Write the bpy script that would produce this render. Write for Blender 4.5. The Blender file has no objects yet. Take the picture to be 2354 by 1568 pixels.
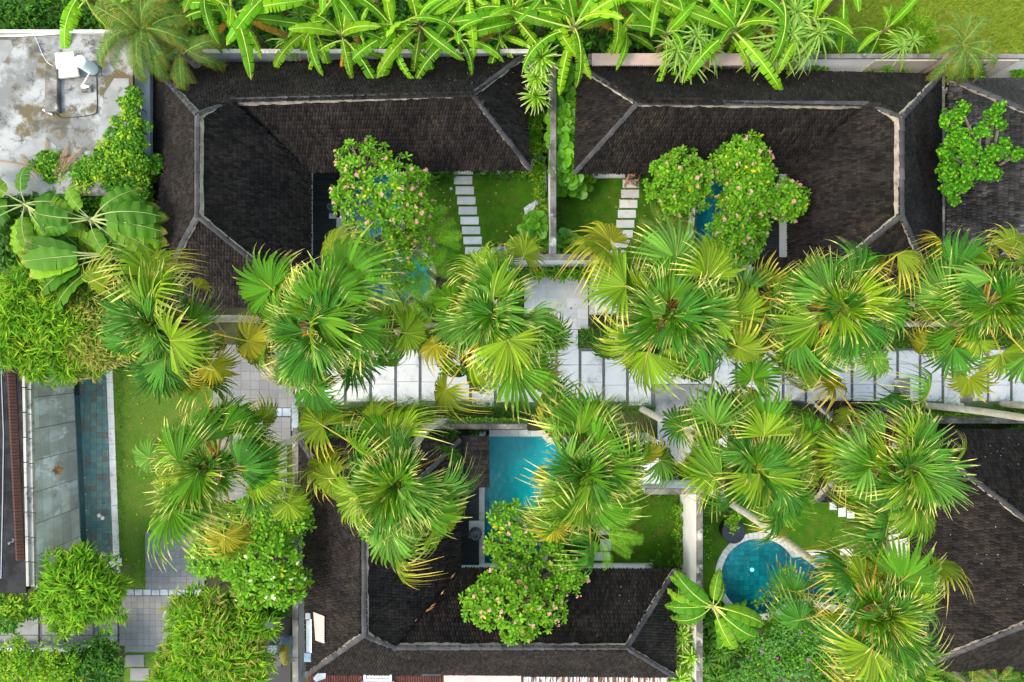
import bpy, math, random
import numpy as np
from mathutils import Vector, Matrix, Euler
from mathutils.geometry import tessellate_polygon

R = math.radians
SC = bpy.context.scene
COL = SC.collection
rnd = random.Random(7)

# ------------------------------------------------------------------ camera, sky, sun, exposure
H = 26.68          # flying height of the drone camera (m)
S = 0.017          # metres on the ground per measured unit
cam_d = bpy.data.cameras.new('camera'); cam_d.lens = 24.0; cam_d.sensor_width = 36.0
cam_d.clip_start = 0.5; cam_d.clip_end = 600
cam = bpy.data.objects.new('camera', cam_d); COL.objects.link(cam)
cam.location = (0, 0, H); cam.rotation_euler = (0, 0, 0)
SC.camera = cam

SUN_EL, SUN_AZ = 56.0, 250.0     # degrees; azimuth measured from +Y (north) clockwise
w = bpy.data.worlds.new('World'); SC.world = w; w.use_nodes = True
nt = w.node_tree; nt.nodes.clear()
sky = nt.nodes.new('ShaderNodeTexSky'); sky.sky_type = 'NISHITA'; sky.sun_disc = False
sky.sun_elevation = R(SUN_EL); sky.sun_rotation = R(SUN_AZ)
sky.air_density = 2.4; sky.dust_density = 3.0; sky.ozone_density = 1.0
bg = nt.nodes.new('ShaderNodeBackground'); bg.inputs['Strength'].default_value = 0.15
out = nt.nodes.new('ShaderNodeOutputWorld')
nt.links.new(sky.outputs[0], bg.inputs[0]); nt.links.new(bg.outputs[0], out.inputs[0])
sd = bpy.data.lights.new('sun', 'SUN'); sd.energy = .62; sd.angle = R(16); sd.color = (1.0, 0.92, 0.82)
sun = bpy.data.objects.new('sun', sd); COL.objects.link(sun)
_az = R(SUN_AZ)
_dir = Vector((math.sin(_az) * math.cos(R(SUN_EL)), math.cos(_az) * math.cos(R(SUN_EL)), math.sin(R(SUN_EL))))
sun.rotation_euler = _dir.to_track_quat('Z', 'Y').to_euler()
sun.location = (-30, -10, 40)
vs = SC.view_settings
vs.view_transform = 'Standard'; vs.look = 'None'; vs.exposure = 1.62; vs.gamma = 1.0; vs.use_curve_mapping = False
SC.cycles.max_bounces = 8; SC.cycles.transparent_max_bounces = 8
SC.cycles.caustics_reflective = False; SC.cycles.caustics_refractive = False

# ------------------------------------------------------------------ helpers
def K(z): return S * (H - z) / H
def P(px, py, z=0.0):
    k = K(z); return Vector(((px - 1177) * k, (784 - py) * k, z))

def setp(o, label=None, cat=None, group=None, kind=None):
    if label: o['label'] = label
    if cat: o['category'] = cat
    if group: o['group'] = group
    if kind: o['kind'] = kind
    return o

def thing(name, label, cat, loc=(0, 0, 0), group=None, kind=None):
    o = bpy.data.objects.new(name, None); COL.objects.link(o)
    o.empty_display_size = 0.2; o.location = loc
    return setp(o, label, cat, group, kind)

def origin_of(o):
    v = Vector((0, 0, 0))
    while o is not None:
        v += o.location; o = o.parent
    return v

class MB:
    def __init__(self): self.v = []; self.f = []; self.m = []; self.t = []
    def pt(self, p, t=0.0):
        self.v.append(tuple(p)); self.t.append(t); return len(self.v) - 1
    def face(self, idx, m=0): self.f.append(tuple(idx)); self.m.append(m)
    def poly(self, pts, m=0, t=0.0):
        self.face([self.pt(p, t) for p in pts], m)
    def prism(self, pts, z0, z1, m=0, cap=True):
        n = len(pts)
        b = [self.pt((p[0], p[1], z0)) for p in pts]; a = [self.pt((p[0], p[1], z1)) for p in pts]
        ar = sum(pts[i][0] * pts[(i + 1) % n][1] - pts[(i + 1) % n][0] * pts[i][1] for i in range(n))
        if ar < 0: b.reverse(); a.reverse()
        self.face(a, m); self.face(b[::-1], m)
        for i in range(n):
            j = (i + 1) % n; self.face((b[i], b[j], a[j], a[i]), m)
        return self
    def box(self, x0, y0, z0, x1, y1, z1, m=0, bev=0.0):
        if bev <= 0:
            return self.prism([(x0, y0), (x1, y0), (x1, y1), (x0, y1)], z0, z1, m)
        b = min(bev, abs(x1 - x0) / 3, abs(y1 - y0) / 3)
        o = [(x0, y0), (x1, y0), (x1, y1), (x0, y1)]
        i = [(x0 + b, y0 + b), (x1 - b, y0 + b), (x1 - b, y1 - b), (x0 + b, y1 - b)]
        lo = [self.pt((p[0], p[1], z0)) for p in o]; mi = [self.pt((p[0], p[1], z1 - b)) for p in o]
        hi = [self.pt((p[0], p[1], z1)) for p in i]
        self.face(hi, m); self.face(lo[::-1], m)
        for k in range(4):
            j = (k + 1) % 4
            self.face((lo[k], lo[j], mi[j], mi[k]), m); self.face((mi[k], mi[j], hi[j], hi[k]), m)
        return self
    def pbox(self, px0, py0, px1, py1, z0, z1, m=0, bev=0.0):
        a = P(px0, py1, z1); b = P(px1, py0, z1)
        return self.box(a.x, a.y, z0, b.x, b.y, z1, m, bev)
    def tube(self, pts, rad, n=8, m=0, cap=True, ts=None):
        pts = [Vector(p) for p in pts]
        if not isinstance(rad, (list, tuple)): rad = [rad] * len(pts)
        rings = []; ref = None
        for i, p in enumerate(pts):
            d = (pts[min(i + 1, len(pts) - 1)] - pts[max(i - 1, 0)]).normalized()
            if ref is None:
                ref = d.orthogonal().normalized()
            ref = (ref - d * ref.dot(d)).normalized(); bi = d.cross(ref)
            t = ts[i] if ts else i / max(1, len(pts) - 1)
            rings.append([self.pt(p + (ref * math.cos(6.28318 * k / n) + bi * math.sin(6.28318 * k / n)) * rad[i], t) for k in range(n)])
        for a, b in zip(rings, rings[1:]):
            for k in range(n):
                j = (k + 1) % n; self.face((a[k], a[j], b[j], b[k]), m)
        if cap:
            self.face(rings[0][::-1], m); self.face(rings[-1], m)
        return self
    def lathe(self, c, prof, n=20, m=0):
        rings = [[self.pt((c[0] + r * math.cos(6.28318 * k / n), c[1] + r * math.sin(6.28318 * k / n), c[2] + z)) for k in range(n)] for r, z in prof]
        for a, b in zip(rings, rings[1:]):
            for k in range(n):
                j = (k + 1) % n; self.face((a[k], a[j], b[j], b[k]), m)
        self.face(rings[0][::-1], m); self.face(rings[-1], m)
        return self
    def mesh(self, name, mats, off=(0, 0, 0), smooth=False):
        me = bpy.data.meshes.new(name)
        off = Vector(off)
        me.from_pydata([(a[0] - off.x, a[1] - off.y, a[2] - off.z) for a in self.v], [], self.f)
        for mt in (mats if isinstance(mats, (list, tuple)) else [mats]): me.materials.append(mt)
        me.polygons.foreach_set('material_index', self.m)
        at = me.attributes.new('t', 'FLOAT', 'POINT'); at.data.foreach_set('value', self.t)
        if smooth: me.polygons.foreach_set('use_smooth', [True] * len(self.f))
        me.update(); return me
    def build(self, name, mats, parent=None, smooth=False, loc=None, label=None, cat=None, group=None, kind=None):
        if parent is not None:
            off = origin_of(parent)
            o = bpy.data.objects.new(name, self.mesh(name, mats, off, smooth)); o.parent = parent
        else:
            off = Vector(loc) if loc is not None else Vector((0, 0, 0))
            o = bpy.data.objects.new(name, self.mesh(name, mats, off, smooth)); o.location = off
        COL.objects.link(o)
        return setp(o, label, cat, group, kind)

def inst(name, me, parent, mat, label=None):
    """a part that shares mesh data; mat is in world space, parent has no rotation"""
    o = bpy.data.objects.new(name, me); COL.objects.link(o)
    if parent is not None:
        o.parent = parent
        mat = Matrix.Translation(-origin_of(parent)) @ mat
    o.matrix_local = mat
    if label: o['label'] = label
    return o

def np_mesh(name, tv, tf, M4, mat, tt=None, off=(0, 0, 0)):
    """join many transformed copies of a small template: tv (n,3), tf list of faces, M4 (N,4,4)"""
    tv = np.asarray(tv, float); n = len(tv); N = len(M4); M4 = np.asarray(M4, float)
    V = np.einsum('nij,vj->nvi', M4[:, :3, :3], tv) + M4[:, None, :3, 3] - np.asarray(off, float)
    V = V.reshape(-1, 3)
    ls = np.array([len(f) for f in tf]); flat = np.array([i for f in tf for i in f])
    loops = (flat[None, :] + (np.arange(N) * n)[:, None]).ravel()
    tot = np.tile(ls, N); start = np.concatenate(([0], np.cumsum(tot)[:-1]))
    me = bpy.data.meshes.new(name)
    me.vertices.add(len(V)); me.vertices.foreach_set('co', V.ravel().astype(np.float32))
    me.loops.add(len(loops)); me.loops.foreach_set('vertex_index', loops.astype(np.int32))
    me.polygons.add(len(tot)); me.polygons.foreach_set('loop_start', start.astype(np.int32))
    try: me.polygons.foreach_set('loop_total', tot.astype(np.int32))
    except Exception: pass
    at = me.attributes.new('t', 'FLOAT', 'POINT')
    at.data.foreach_set('value', np.tile(np.asarray(tt if tt is not None else np.zeros(n), np.float32), N))
    me.materials.append(mat); me.update(calc_edges=True); me.validate()
    return me

def np_build(name, tv, tf, M4, mat, parent=None, tt=None, label=None, cat=None, group=None, kind=None):
    off = origin_of(parent) if parent is not None else Vector((0, 0, 0))
    o = bpy.data.objects.new(name, np_mesh(name, tv, tf, M4, mat, tt, off)); COL.objects.link(o)
    if parent is not None: o.parent = parent
    return setp(o, label, cat, group, kind)

# ------------------------------------------------------------------ materials
def _new(name):
    m = bpy.data.materials.new(name); m.use_nodes = True
    return m, m.node_tree, m.node_tree.nodes['Principled BSDF']

def _rand(t):
    """0..1 number that differs per object and per loose piece"""
    a = t.nodes.new('ShaderNodeObjectInfo'); g = t.nodes.new('ShaderNodeNewGeometry')
    s = t.nodes.new('ShaderNodeMath'); s.operation = 'ADD'
    f = t.nodes.new('ShaderNodeMath'); f.operation = 'FRACT'
    t.links.new(a.outputs['Random'], s.inputs[0]); t.links.new(g.outputs['Random Per Island'], s.inputs[1])
    t.links.new(s.outputs[0], f.inputs[0]); return f.outputs[0]

def _mix(t, fac, a, b, blend='MIX'):
    n = t.nodes.new('ShaderNodeMix'); n.data_type = 'RGBA'; n.blend_type = blend
    for sock, val in ((n.inputs[0], fac), (n.inputs[6], a), (n.inputs[7], b)):
        if hasattr(val, 'is_output'): t.links.new(val, sock)
        elif isinstance(val, (int, float)): sock.default_value = val
        else: sock.default_value = (*val, 1)
    return n.outputs[2]

def _ramp(t, fac, lo, hi):
    n = t.nodes.new('ShaderNodeMapRange'); n.inputs[1].default_value = lo; n.inputs[2].default_value = hi
    n.interpolation_type = 'SMOOTHSTEP'
    t.links.new(fac, n.inputs[0]); return n.outputs[0]

def _noise(t, scale, detail=4, rough=0.6, stretch=None, local=False):
    if local:
        c = t.nodes.new('ShaderNodeTexCoord').outputs['Object']
    else:
        c = t.nodes.new('ShaderNodeNewGeometry').outputs['Position']
    if stretch:
        mp = t.nodes.new('ShaderNodeMapping'); mp.inputs['Scale'].default_value = stretch
        t.links.new(c, mp.inputs[0]); c = mp.outputs[0]
    n = t.nodes.new('ShaderNodeTexNoise'); n.inputs['Scale'].default_value = scale
    n.inputs['Detail'].default_value = detail; n.inputs['Roughness'].default_value = rough
    t.links.new(c, n.inputs['Vector']); return n.outputs['Fac']

def mat(name, c1, c2=None, scale=3.0, lo=0.35, hi=0.65, rough=0.85, bump=0.0, bscale=30.0, c3=None, s3=1.0, lo3=0.5, hi3=0.62,
        rv=0.0, stretch=None, spec=0.3, fine=0.0, metal=0.0, c4=None, s4=6.0, lo4=.55, hi4=.66):
    m, t, p = _new(name)
    col = c1
    if c2 is not None: col = _mix(t, _ramp(t, _noise(t, scale, 6, 0.62, stretch), lo, hi), c1, c2)
    if c3 is not None: col = _mix(t, _ramp(t, _noise(t, s3, 8, 0.68, stretch), lo3, hi3), col, c3)
    if c4 is not None: col = _mix(t, _ramp(t, _noise(t, s4, 9, 0.72), lo4, hi4), col, c4)
    if fine:
        k = _ramp(t, _noise(t, 60, 3), 0.3, 0.7)
        col = _mix(t, fine, col, _mix(t, k, (0.12,) * 3, (1, 1, 1)), 'MULTIPLY')
    if rv:
        k = _rand(t); mr = t.nodes.new('ShaderNodeMapRange')
        mr.inputs[3].default_value = 1 - rv; mr.inputs[4].default_value = 1 + rv
        t.links.new(k, mr.inputs[0])
        hs = t.nodes.new('ShaderNodeHueSaturation'); t.links.new(mr.outputs[0], hs.inputs['Value'])
        if hasattr(col, 'is_output'): t.links.new(col, hs.inputs['Color'])
        else: hs.inputs['Color'].default_value = (*col, 1)
        col = hs.outputs[0]
    if hasattr(col, 'is_output'): t.links.new(col, p.inputs['Base Color'])
    else: p.inputs['Base Color'].default_value = (*col, 1)
    p.inputs['Roughness'].default_value = rough; p.inputs['Specular IOR Level'].default_value = spec
    p.inputs['Metallic'].default_value = metal
    if bump:
        b = t.nodes.new('ShaderNodeBump'); b.inputs['Strength'].default_value = bump; b.inputs['Distance'].default_value = 0.02
        t.links.new(_noise(t, bscale, 5), b.inputs['Height']); t.links.new(b.outputs[0], p.inputs['Normal'])
    return m

def leaf(name, base, tip=None, tlo=0.6, thi=1.0, alt=None, trans=0.3, rough=0.5, rv=0.22, tcol=None, blotch=None, spec=0.11, isl=True, pieces=True):
    """leaf: pigment varies per leaf, dries towards the tip (attribute t), thin enough to pass light"""
    m, t, p = _new(name)
    ob = t.nodes.new('ShaderNodeObjectInfo').outputs['Random']
    rv_src = _rand(t) if pieces else ob
    rr = rv_src if isl else ob
    col = base
    if alt is not None: col = _mix(t, _ramp(t, rr, 0.35, 0.95), base, alt)
    if blotch is not None: col = _mix(t, _ramp(t, _noise(t, 7.0, 5, .65), .56, .72), col, blotch)
    if tip is not None:
        a = t.nodes.new('ShaderNodeAttribute'); a.attribute_name = 't'
        nz = t.nodes.new('ShaderNodeMath'); nz.operation = 'MULTIPLY_ADD'; nz.inputs[1].default_value = 0.5; 
        t.links.new(_noise(t, 5.0, 2), nz.inputs[0]); 
        sub = t.nodes.new('ShaderNodeMath'); sub.operation = 'SUBTRACT'; sub.inputs[1].default_value = 0.25
        t.links.new(a.outputs['Fac'], nz.inputs[2]); t.links.new(nz.outputs[0], sub.inputs[0])
        col = _mix(t, _ramp(t, sub.outputs[0], tlo, thi), col, tip)
    mr = t.nodes.new('ShaderNodeMapRange'); mr.inputs[3].default_value = 1 - rv; mr.inputs[4].default_value = 1 + rv
    ml = t.nodes.new('ShaderNodeMath'); ml.operation = 'MULTIPLY'; ml.inputs[1].default_value = 7.31
    fr = t.nodes.new('ShaderNodeMath'); fr.operation = 'FRACT'
    t.links.new(rv_src, ml.inputs[0]); t.links.new(ml.outputs[0], fr.inputs[0]); t.links.new(fr.outputs[0], mr.inputs[0])
    hs = t.nodes.new('ShaderNodeHueSaturation'); t.links.new(mr.outputs[0], hs.inputs['Value'])
    if hasattr(col, 'is_output'): t.links.new(col, hs.inputs['Color'])
    else: hs.inputs['Color'].default_value = (*col, 1)
    col = hs.outputs[0]
    t.links.new(col, p.inputs['Base Color'])
    p.inputs['Roughness'].default_value = rough; p.inputs['Specular IOR Level'].default_value = spec
    tr = t.nodes.new('ShaderNodeBsdfTranslucent')
    t.links.new(_mix(t, 0.5, col, tcol if tcol else (0.35, 0.6, 0.03)), tr.inputs[0])
    ms = t.nodes.new('ShaderNodeMixShader'); ms.inputs[0].default_value = trans
    t.links.new(p.outputs[0], ms.inputs[1]); t.links.new(tr.outputs[0], ms.inputs[2])
    t.links.new(ms.outputs[0], t.nodes['Material Output'].inputs[0])
    return m

def water(name, tint):
    m, t, p = _new(name); t.nodes.remove(p)
    tr = t.nodes.new('ShaderNodeBsdfTransparent'); tr.inputs[0].default_value = (*tint, 1)
    gl = t.nodes.new('ShaderNodeBsdfGlossy'); gl.inputs['Roughness'].default_value = 0.03
    fr = t.nodes.new('ShaderNodeFresnel'); fr.inputs[0].default_value = 1.33
    b = t.nodes.new('ShaderNodeBump'); b.inputs['Strength'].default_value = 0.7; b.inputs['Distance'].default_value = 0.05
    t.links.new(_noise(t, 5.0, 3), b.inputs['Height'])
    t.links.new(b.outputs[0], fr.inputs['Normal']); t.links.new(b.outputs[0], gl.inputs['Normal'])
    ms = t.nodes.new('ShaderNodeMixShader'); t.links.new(fr.outputs[0], ms.inputs[0])
    t.links.new(tr.outputs[0], ms.inputs[1]); t.links.new(gl.outputs[0], ms.inputs[2])
    t.links.new(ms.outputs[0], t.nodes['Material Output'].inputs[0])
    return m

def emit_mat(name, col, st):
    m, t, p = _new(name)
    p.inputs['Base Color'].default_value = (.8, .8, .75, 1)
    p.inputs['Emission Color'].default_value = (*col, 1); p.inputs['Emission Strength'].default_value = st
    return m

def pool_tile_mat(name, cols, spread=1.0):
    m, t, p = _new(name)
    k = _rand(t); cr = t.nodes.new('ShaderNodeValToRGB'); cr.color_ramp.interpolation = 'CONSTANT'
    while len(cr.color_ramp.elements) < len(cols): cr.color_ramp.elements.new(0.5)
    for i, c in enumerate(cols):
        cr.color_ramp.elements[i].position = i / len(cols); cr.color_ramp.elements[i].color = (*c, 1)
    t.links.new(k, cr.inputs[0])
    t.links.new(_mix(t, 0.55, cr.outputs[0], _mix(t, _ramp(t, _noise(t, 6, 6, .7), .3, .7), (.45, .45, .45), (1, 1, 1)), 'MULTIPLY'), p.inputs['Base Color'])
    p.inputs['Roughness'].default_value = 0.7
    return m

MT = {}
# stone, concrete, plaster
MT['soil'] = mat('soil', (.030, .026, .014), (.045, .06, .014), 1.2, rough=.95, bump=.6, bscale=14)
MT['field'] = mat('field_grass', (.13, .20, .015), (.22, .24, .03), 1.1, .35, .7, c3=(.07, .15, .012), s3=2.2, lo3=.5, hi3=.7, rough=.95, bump=.8, bscale=18, spec=.04)
MT['lawn'] = mat('lawn', (.042, .140, .008), (.078, .18, .012), 2.4, c3=(.12, .14, .025), s3=1.7, lo3=.50, hi3=.70, rough=.95, bump=.8, bscale=40, fine=.5, c4=(.035, .065, .01), s4=2.5, lo4=.58, hi4=.72, spec=.04)
MT['lawn_dry'] = mat('lawn_dry', (.070, .155, .016), (.105, .165, .024), 1.6, c3=(.18, .15, .045), s3=1.5, lo3=.58, hi3=.76, rough=.95, bump=.6, bscale=40, fine=.35, spec=.04)
MT['concrete'] = mat('path_concrete', (.60, .605, .605), (.52, .53, .53), 1.3, .3, .7, rough=.8, bump=.12, bscale=25, c3=(.27, .275, .265), s3=.8, lo3=.50, hi3=.72, fine=.2, c4=(.17, .18, .145), s4=2.6, lo4=.60, hi4=.74)
MT['concrete_worn'] = mat('worn_concrete', (.28, .285, .285), (.19, .19, .185), 1.2, rough=.85, bump=.15, bscale=20, c3=(.09, .09, .085), s3=1.6, lo3=.54, hi3=.70, fine=.15)
MT['flat_roof'] = mat('flat_roof_screed', (.34, .34, .33), (.17, .17, .16), .8, .42, .58, rough=.9, bump=.3, bscale=10, c3=(.115, .090, .045), s3=.75, lo3=.50, hi3=.60, fine=.3, c4=(.075, .075, .07), s4=1.8, lo4=.52, hi4=.64)
MT['flat_roof_old'] = mat('flat_roof_old', (.19, .19, .18), (.26, .26, .25), 1.2, rough=.9, bump=.2, bscale=12, c3=(.08, .08, .075), s3=2.2, lo3=.55, hi3=.7)
MT['pebble'] = mat('pebble', (.075, .08, .085), (.14, .145, .15), 40, rough=.8, rv=.5)
MT['white_wall'] = mat('white_plaster', (.80, .80, .79), (.72, .72, .71), 1.0, rough=.8, c3=(.45, .44, .41), s3=1.6, lo3=.64, hi3=.82)
MT['shade_blue_wall'] = mat('shaded_plaster', (.52, .56, .60), (.40, .43, .46), .8, rough=.85, c3=(.20, .21, .21), s3=1.5, lo3=.55, hi3=.75, stretch=(1, 1, .35))  # bluish skylit shade of the wall faces put into the plaster colour
MT['coping'] = mat('mossy_coping', (.20, .185, .165), (.07, .065, .055), 1.6, rough=.9, bump=.3, bscale=20, c3=(.48, .45, .40), s3=1.3, lo3=.56, hi3=.68)
MT['coping_tan'] = mat('tan_coping', (.40, .37, .32), (.30, .28, .24), 1.6, rough=.85, rv=.15, c3=(.12, .11, .10), s3=2.4, lo3=.52, hi3=.66)
MT['pool_floor_l'] = mat('slate_basin', (.24, .35, .34), (.18, .28, .28), 3, rough=.8)
MT['coping_pale'] = mat('pale_coping', (.62, .60, .55), (.50, .48, .44), 1.4, rough=.85, c3=(.22, .21, .19), s3=2.2, lo3=.60, hi3=.74)
MT['block_top'] = mat('weathered_block', (.62, .61, .60), (.52, .51, .50), 2, rough=.9, bump=.2, bscale=16, c3=(.07, .07, .065), s3=2.6, lo3=.56, hi3=.66, fine=.2)
MT['tile'] = mat('paving_tile', (.185, .184, .184), (.16, .158, .157), 1.2, rough=.75, rv=.10, c3=(.10, .10, .10), s3=1.3, lo3=.58, hi3=.8, fine=.12)
MT['tile_pale'] = mat('pale_paving_tile', (.56, .555, .545), (.48, .475, .465), 1.2, rough=.75, rv=.10, c3=(.36, .355, .345), s3=1.5, lo3=.56, hi3=.75)
MT['tile_blue'] = mat('bluestone', (.30, .35, .40), (.20, .24, .28), 2.5, rough=.6, rv=.25)
MT['grout'] = mat('grout', (.12, .12, .115), rough=.95)
MT['slab'] = mat('garden_slab', (.62, .62, .61), (.52, .52, .515), 2.0, rough=.85, rv=.10, c3=(.30, .30, .29), s3=2.5, lo3=.6, hi3=.78, fine=.12)
MT['panel'] = mat('concrete_panel', (.50, .485, .43), (.68, .665, .60), .7, .4, .62, rough=.95, bump=.6, bscale=14, rv=.16, spec=.1, fine=.25, c3=(.86, .87, .86), s3=.75, lo3=.52, hi3=.62, stretch=(1, 1.6, .8), c4=(.20, .21, .20), s4=1.1, lo4=.58, hi4=.75)
MT['stone_face'] = mat('rough_stone_panel', (.55, .50, .43), (.42, .38, .33), 8, rough=.95, bump=.6, bscale=25)
MT['rock'] = mat('pale_rock', (.55, .58, .62), (.36, .38, .41), 2.5, rough=.9, bump=.5, bscale=9, c3=(.20, .20, .19), s3=3, lo3=.6, hi3=.75)
# roofs
MT['shingle'] = mat('wood_shingle', (.0165, .0143, .0143), (.029, .0235, .0212), .9, .35, .7, rough=.72, rv=.48, c3=(.054, .040, .028), s3=.7, lo3=.56, hi3=.78, spec=.07, fine=.35, c4=(.010, .011, .010), s4=1.3, lo4=.58, hi4=.75)
MT['shingle_grey'] = mat('weathered_shingle', (.018, .017, .018), (.05, .047, .048), .7, .45, .65, rough=.7, rv=.75, c3=(.12, .115, .12), s3=.7, lo3=.56, hi3=.70, spec=.3, fine=.3)
MT['roof_deck'] = mat('roof_underlay', (.014, .012, .011), rough=.9)
MT['ridge'] = mat('ridge_cap', (.032, .032, .037), (.06, .057, .06), 1.5, rough=.75, rv=.3, fine=.3, c3=(.18, .165, .15), s3=2.5, lo3=.62, hi3=.75)
MT['mortar'] = mat('mortar', (.42, .37, .31), (.24, .21, .18), 3.0, rough=.95, bump=.5, bscale=25, c3=(.14, .12, .10), s3=4, lo3=.55, hi3=.7)
MT['wood_dark'] = mat('dark_timber', (.012, .016, .020), (.022, .026, .030), 3, rough=.5, rv=.35, stretch=(.3, 3, 1))
MT['fascia'] = mat('fascia_board', (.05, .035, .028), (.09, .06, .045), 3, rough=.8)
MT['rust'] = mat('rusty_sheet', (.11, .035, .022), (.055, .022, .018), 2.2, rough=.75, rv=.15, c3=(.30, .18, .10), s3=3, lo3=.60, hi3=.72, stretch=(3, .6, 1))
MT['pink_sheet'] = mat('pink_sheet', (.52, .38, .34), (.44, .32, .29), 1.5, rough=.75, fine=.1)
MT['metal_grey'] = mat('grey_flashing', (.28, .32, .36), (.16, .19, .22), 2.5, rough=.5, spec=.5)
MT['metal_dark'] = mat('dark_metal', (.03, .03, .033), rough=.45, spec=.5)
MT['glass'] = mat('skylight_glass', (.10, .17, .20), (.20, .26, .28), 2, rough=.12, spec=.6)
MT['white_paint'] = mat('white_paint', (.80, .80, .80), (.70, .71, .72), 3, rough=.4)
MT['white_plastic'] = mat('white_plastic', (.74, .80, .86), rough=.35, spec=.5)
MT['black'] = mat('black_rubber', (.012, .012, .014), rough=.5)
MT['pot'] = mat('dark_pot', (.035, .045, .058), (.06, .07, .085), 5, rough=.35, spec=.5)
MT['rim'] = mat('pot_rim', (.11, .14, .17), rough=.35)
MT['black_in'] = mat('pot_inside', (.004, .004, .004), rough=.9)
MT['planter'] = mat('charcoal_table', (.016, .019, .028), (.024, .027, .038), 4, rough=.55)
MT['pvc'] = mat('yellow_tarp', (.26, .21, .03), (.16, .13, .03), 2, rough=.55)
MT['tarp_blue'] = mat('blue_tarp', (.16, .25, .34), (.10, .15, .2), 3, rough=.5)
MT['orange'] = mat('orange_part', (.45, .16, .03), rough=.5)
MT['cloth'] = mat('white_cloth', (.78, .77, .73), (.66, .65, .62), 4, rough=.9)
MT['sign_metal'] = mat('house_sign', (.12, .12, .13), rough=.5)
# water
MT['water'] = water('pool_water', (.10, .80, .80))
MT['water_dark'] = water('deep_pool_water', (.14, .72, .76))
MT['water_thin'] = water('shallow_pool_water', (.93, .97, .92))
MT['pool_floor'] = mat('pool_floor', (.16, .46, .53), (.22, .54, .60), 2.0, rough=.7, rv=.12)
MT['pool_tiles'] = pool_tile_mat('pool_tiles', [(.16,.52,.55),(.22,.62,.62),(.28,.68,.66),(.17,.56,.58),(.24,.52,.54),(.13,.42,.46)])
MT['pool_tiles_l'] = pool_tile_mat('slate_pool_tiles', [(.24,.35,.32),(.30,.41,.36),(.18,.35,.36),(.30,.37,.31),(.24,.39,.35),(.27,.30,.24),(.17,.31,.34),(.26,.37,.32),(.29,.25,.20)])
MT['pad'] = mat('dark_slate_pad', (.012, .035, .05), (.02, .05, .065), 4, rough=.6)
MT['lamp'] = emit_mat('pool_lamp', (.9, .95, .85), 1.2)
MT['lamp_warm'] = emit_mat('pool_wall_lamp', (1, .75, .4), 2.5)
# bark
MT['palm_trunk'] = mat('palm_trunk', (.52, .50, .43), (.40, .37, .30), 6, rough=.9, bump=.6, bscale=22, c3=(.24, .22, .16), s3=1.6, lo3=.58, hi3=.75)
MT['bark'] = mat('bark', (.16, .13, .10), (.26, .22, .18), 6, rough=.9, bump=.5, bscale=30)
MT['branch'] = mat('frangipani_branch', (.27, .21, .14), (.20, .16, .11), 6, rough=.85)
MT['fibre'] = mat('palm_fibre', (.13, .075, .04), (.26, .15, .07), 9, rough=.95, bump=.8, bscale=30)
MT['pseudo'] = mat('banana_stem', (.12, .14, .04), (.10, .07, .03), 4, rough=.7)
MT['petiole'] = leaf('palm_petiole', (.50, .30, .035), (.30, .28, .04), .5, 1.1, trans=.05, rv=.2)
MT['petiole_green'] = leaf('green_petiole', (.28, .32, .06), trans=.05, rv=.15)
# leaves
MT['fan_a'] = leaf('fan_green', (.056, .165, .006), (.66, .56, .16), .76, 1.10, alt=(.165, .255, .010), trans=.22, rv=.46, tcol=(.28, .42, .01), isl=False)
MT['fan_b'] = leaf('fan_deep_green', (.034, .130, .010), (.64, .56, .18), .82, 1.14, alt=(.100, .220, .024), trans=.18, rv=.44, tcol=(.20, .38, .02), isl=False)
MT['fan_c'] = leaf('fan_old', (.120, .185, .008), (.64, .46, .07), .62, 1.08, alt=(.25, .235, .012), trans=.28, rv=.30, tcol=(.42, .42, .02), isl=False)
MT['fan_d'] = leaf('fan_dead', (.40, .20, .075), (.55, .38, .22), .5, 1, alt=(.50, .32, .15), trans=.2, rv=.3, tcol=(.5, .3, .1), isl=False)
MT['banana'] = leaf('banana_leaf', (.085, .26, .006), (.30, .24, .04), .88, 1.06, alt=(.19, .39, .008), trans=.32, rv=.38, rough=.42, tcol=(.32, .55, .01), isl=False, pieces=False)
MT['banana_b'] = leaf('broad_banana_leaf', (.060, .20, .008), (.30, .34, .04), .86, 1.1, alt=(.15, .33, .010), trans=.30, rv=.28, rough=.42, isl=False, pieces=False)
MT['banana_rib'] = leaf('banana_rib', (.50, .58, .12), trans=.15, rv=.1, isl=False, pieces=False)
MT['banana_dry'] = leaf('banana_dry', (.45, .26, .03), (.30, .17, .06), .3, .9, alt=(.30, .17, .06), trans=.25, rv=.3, tcol=(.6, .35, .05), isl=False, pieces=False)
MT['paddle'] = leaf('paddle_leaf', (.040, .130, .008), (.30, .22, .05), .80, 1.1, alt=(.13, .255, .012), trans=.22, rv=.30, rough=.42, isl=False, pieces=False)
MT['paddle_rib'] = leaf('paddle_rib', (.30, .36, .13), trans=.1, rv=.1, isl=False, pieces=False)
MT['areca'] = leaf('areca_leaf', (.12, .33, .012), (.28, .42, .05), .6, 1.1, alt=(.19, .38, .02), trans=.3, rv=.25)
MT['date'] = leaf('date_leaf', (.055, .155, .022), (.42, .27, .05), .62, 1.08, alt=(.17, .19, .025), trans=.25, rv=.25, tcol=(.4, .4, .03))
MT['yucca'] = leaf('yucca_leaf', (.16, .36, .016), (.60, .58, .26), .62, 1.0, alt=(.26, .44, .03), trans=.25, rv=.2)
MT['strap'] = leaf('strap_leaf', (.19, .36, .05), (.34, .44, .11), .5, 1, alt=(.28, .43, .08), trans=.3, rv=.2)
MT['rhapis'] = leaf('rhapis_leaf', (.045, .145, .014), (.12, .22, .02), .5, 1.1, alt=(.09, .21, .02), trans=.2, rv=.3)
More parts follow.
